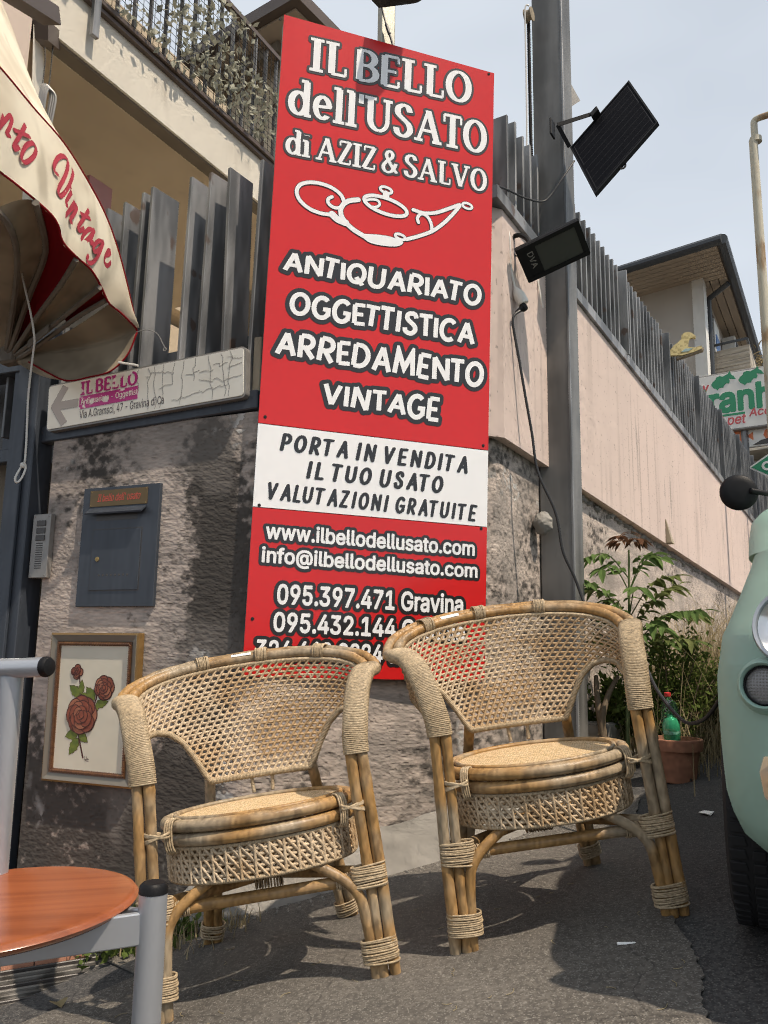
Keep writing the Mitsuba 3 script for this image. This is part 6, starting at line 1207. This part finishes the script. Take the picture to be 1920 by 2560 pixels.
def shrub(label, c, rad, n_leaf, size, seed, m='leaf_shrub', stems=9, cat='plant', name='shrub', ratio=.45):
    k = thing(name, label, cat); q = np.random.default_rng(seed); c = np.asarray(c); ms, P, D = [], [], []
    for i in range(stems):
        e = c + V(*(q.normal(0, .55, 2)*rad[:2]), rad[2]*q.uniform(.6, 1.05)); b_ = c + V(*(q.normal(0, .12, 2)*rad[:2]), 0); ax_ = spline([b_, b_*.55 + e*.45 + V(0, 0, .08*rad[2]), e], 8); ms.append(tube(ax_, np.linspace(.005, .0018, len(ax_)), 5))
        nn = n_leaf//stems; i_ = q.uniform(.15, 1, nn)*(len(ax_)-1); ii = np.minimum(i_.astype(int), len(ax_)-2); p = ax_[ii] + (ax_[ii+1]-ax_[ii])*(i_-ii)[:, None]
        P.append(p + q.normal(0, .16, (nn, 3))*np.asarray(rad)*.5*V(1, 1, .5)); D.append(q.normal(size=(nn, 3)) + V(0, 0, .6))
    part(k, 'stem', cat_(*ms), 'stem_brown'); part(k, 'foliage', leaves(np.vstack(P), np.vstack(D), size, seed, ratio), m, kind='stuff')
shrub('dense green shrub with tiny leaves behind the flower pot', V(1.44, 4.15, .22), (.34, .22, .66), 5200, .030, 41, ratio=.5, stems=30)
shrub('low green shrub in front of the dry grass beside the car', V(1.82, 4.35, .26), (.34, .24, .50), 4200, .030, 42, ratio=.45, stems=24)
shrub('dark green bush behind the right rattan armchair', V(1.17, 4.25, .18), (.20, .16, .44), 2600, .045, 43, ratio=.55, stems=12)
Dt = thing('old_trunk', 'gnarled bare brown stump with two stems among the plants', 'plant')
for q in ([V(1.0821,4.,0.3583), V(1.0758,4.,0.471), V(1.114,4.02,0.5844), V(1.1751,4.05,0.6805)], [V(1.0866,4.,0.3771), V(1.0719,4.02,0.4882), V(1.0675,4.05,0.6012), V(1.0789,4.1,0.6773)]):
    part(Dt, 'stem', tube(spline(q, 6), np.linspace(.022, .010, 19), 8), 'stem_brown', smooth=True)
def grass(n, cx, cy, sx, sy, h, seed, base_z=.0):
    q = np.random.default_rng(seed); vs, fs = [], []
    for i in range(n):
        x, y = cx + q.normal()*sx, cy + q.normal()*sy; z = float(gz(x)) + base_z; H_ = h*q.uniform(.5, 1.1); a = q.uniform(0, 6.28); b = q.uniform(.15, .75)*H_
        t = np.linspace(0, 1, 6); mid = np.c_[x + math.cos(a)*b*t**2, y + math.sin(a)*b*t**2, z + H_*(t - .25*t**3)]; w = (.0022*(1-t) + .0004)[:, None]*V(-math.sin(a), math.cos(a), 0)
        v = np.vstack([mid-w, mid+w]); k = len(vs)*12; vs.append(v)
        for j in range(5): fs += [[k+j, k+j+1, k+j+7], [k+j, k+j+7, k+j+6]]
    return np.vstack(vs), np.array(fs)
single('dry_grass', cat_(grass(1500, 1.95, 4.9, .35, .45, .95, 51), grass(900, 2.5, 5.6, .5, .6, .9, 52), grass(500, 1.5, 4.4, .3, .2, .5, 53), grass(700, 1.75, 4.1, .22, .3, .32, 57)), 'leaf_dry', 'tall dry straw coloured grass along the wall behind the car', 'grass', kind='stuff')
r7 = np.random.default_rng(61)
for lab, c, R_, n in (('tuft of green weeds growing at the end of the metal threshold', V(-0.8126,2.6321,-0.1446), .075, 190), ('small green weed between the threshold and the rear leg of the left armchair', V(-0.7743,2.7657,-0.1378), .06, 130), ('thin weed at the wall foot behind the left armchair', V(-0.6132,2.7047,-0.1092), .05, 70)):
    k = thing('weed', lab, 'weed'); c = np.array(c); P = c + r7.normal(size=(n, 3))*V(R_, R_*.6, .028) + V(0, 0, .035); P[:, 2] = np.maximum(P[:, 2], gz(P[:, 0]) + .004)
    part(k, 'foliage', leaves(P, r7.normal(size=(n, 3)) + V(0, 0, .8), .034, int(n), .6), 'leaf_shrub', kind='stuff'); part(k, 'stem', cat_(*[tube(spline([c + V(r7.normal()*.02, r7.normal()*.015, 0), c + V(r7.normal()*R_, r7.normal()*R_*.5, .06)], 4), .0014, 4) for _ in range(10)]), 'stem_green')
single('dry_blades', cat_(grass(60, -.62, 2.62, .09, .05, .09, 55), grass(40, -.5, 2.70, .08, .03, .10, 56)), 'leaf_dry', 'dry grass blades along the wall foot behind the left armchair', 'grass', kind='stuff')
# litter
cg = V(0.5954,2.0546,0.112); single('cigarette_butt', tube([np.array(cg) + V(-.022, 0, 0), np.array(cg) + V(.02, -.006, .003)], .0042, 8), 'paper_white', 'white cigarette butt lying on the pavement in front of the right armchair', 'litter')
sp = V(1.2131,3.0846,0.2219); single('paper_scrap', hull([np.array(sp) + r7.normal(size=3)*V(.02, .03, .004) for _ in range(12)]), 'paper_white', 'small white paper scrap on the dark asphalt by the car wheel', 'litter')
sp = np.array(V(-0.849,2.3149,-0.1411)); single('fallen_leaf', leaflet(sp, V(.4, -.6, .3), Up, .06, .8, .3), 'leaf_dry', 'single curled leaf on the ground in front of the threshold', 'leaf')
vs = []
for _ in range(60):
    x, y = r7.uniform(-.7, .7), r7.uniform(1.45, 2.6); a = r7.uniform(0, 6.28); l = r7.uniform(.012, .035); p = on_ground(x, y, .010); d = V(math.cos(a), math.sin(a), .178*math.cos(a)); vs.append(tube(spline([p, p + d*l*.5 + V(-d[1], d[0], 0)*l*.2, p + d*l], 3), .0007, 4))
single('straw_bits', cat_(*vs), 'leaf_dry', 'tiny bits of straw scattered on the pavement', 'litter', kind='stuff')
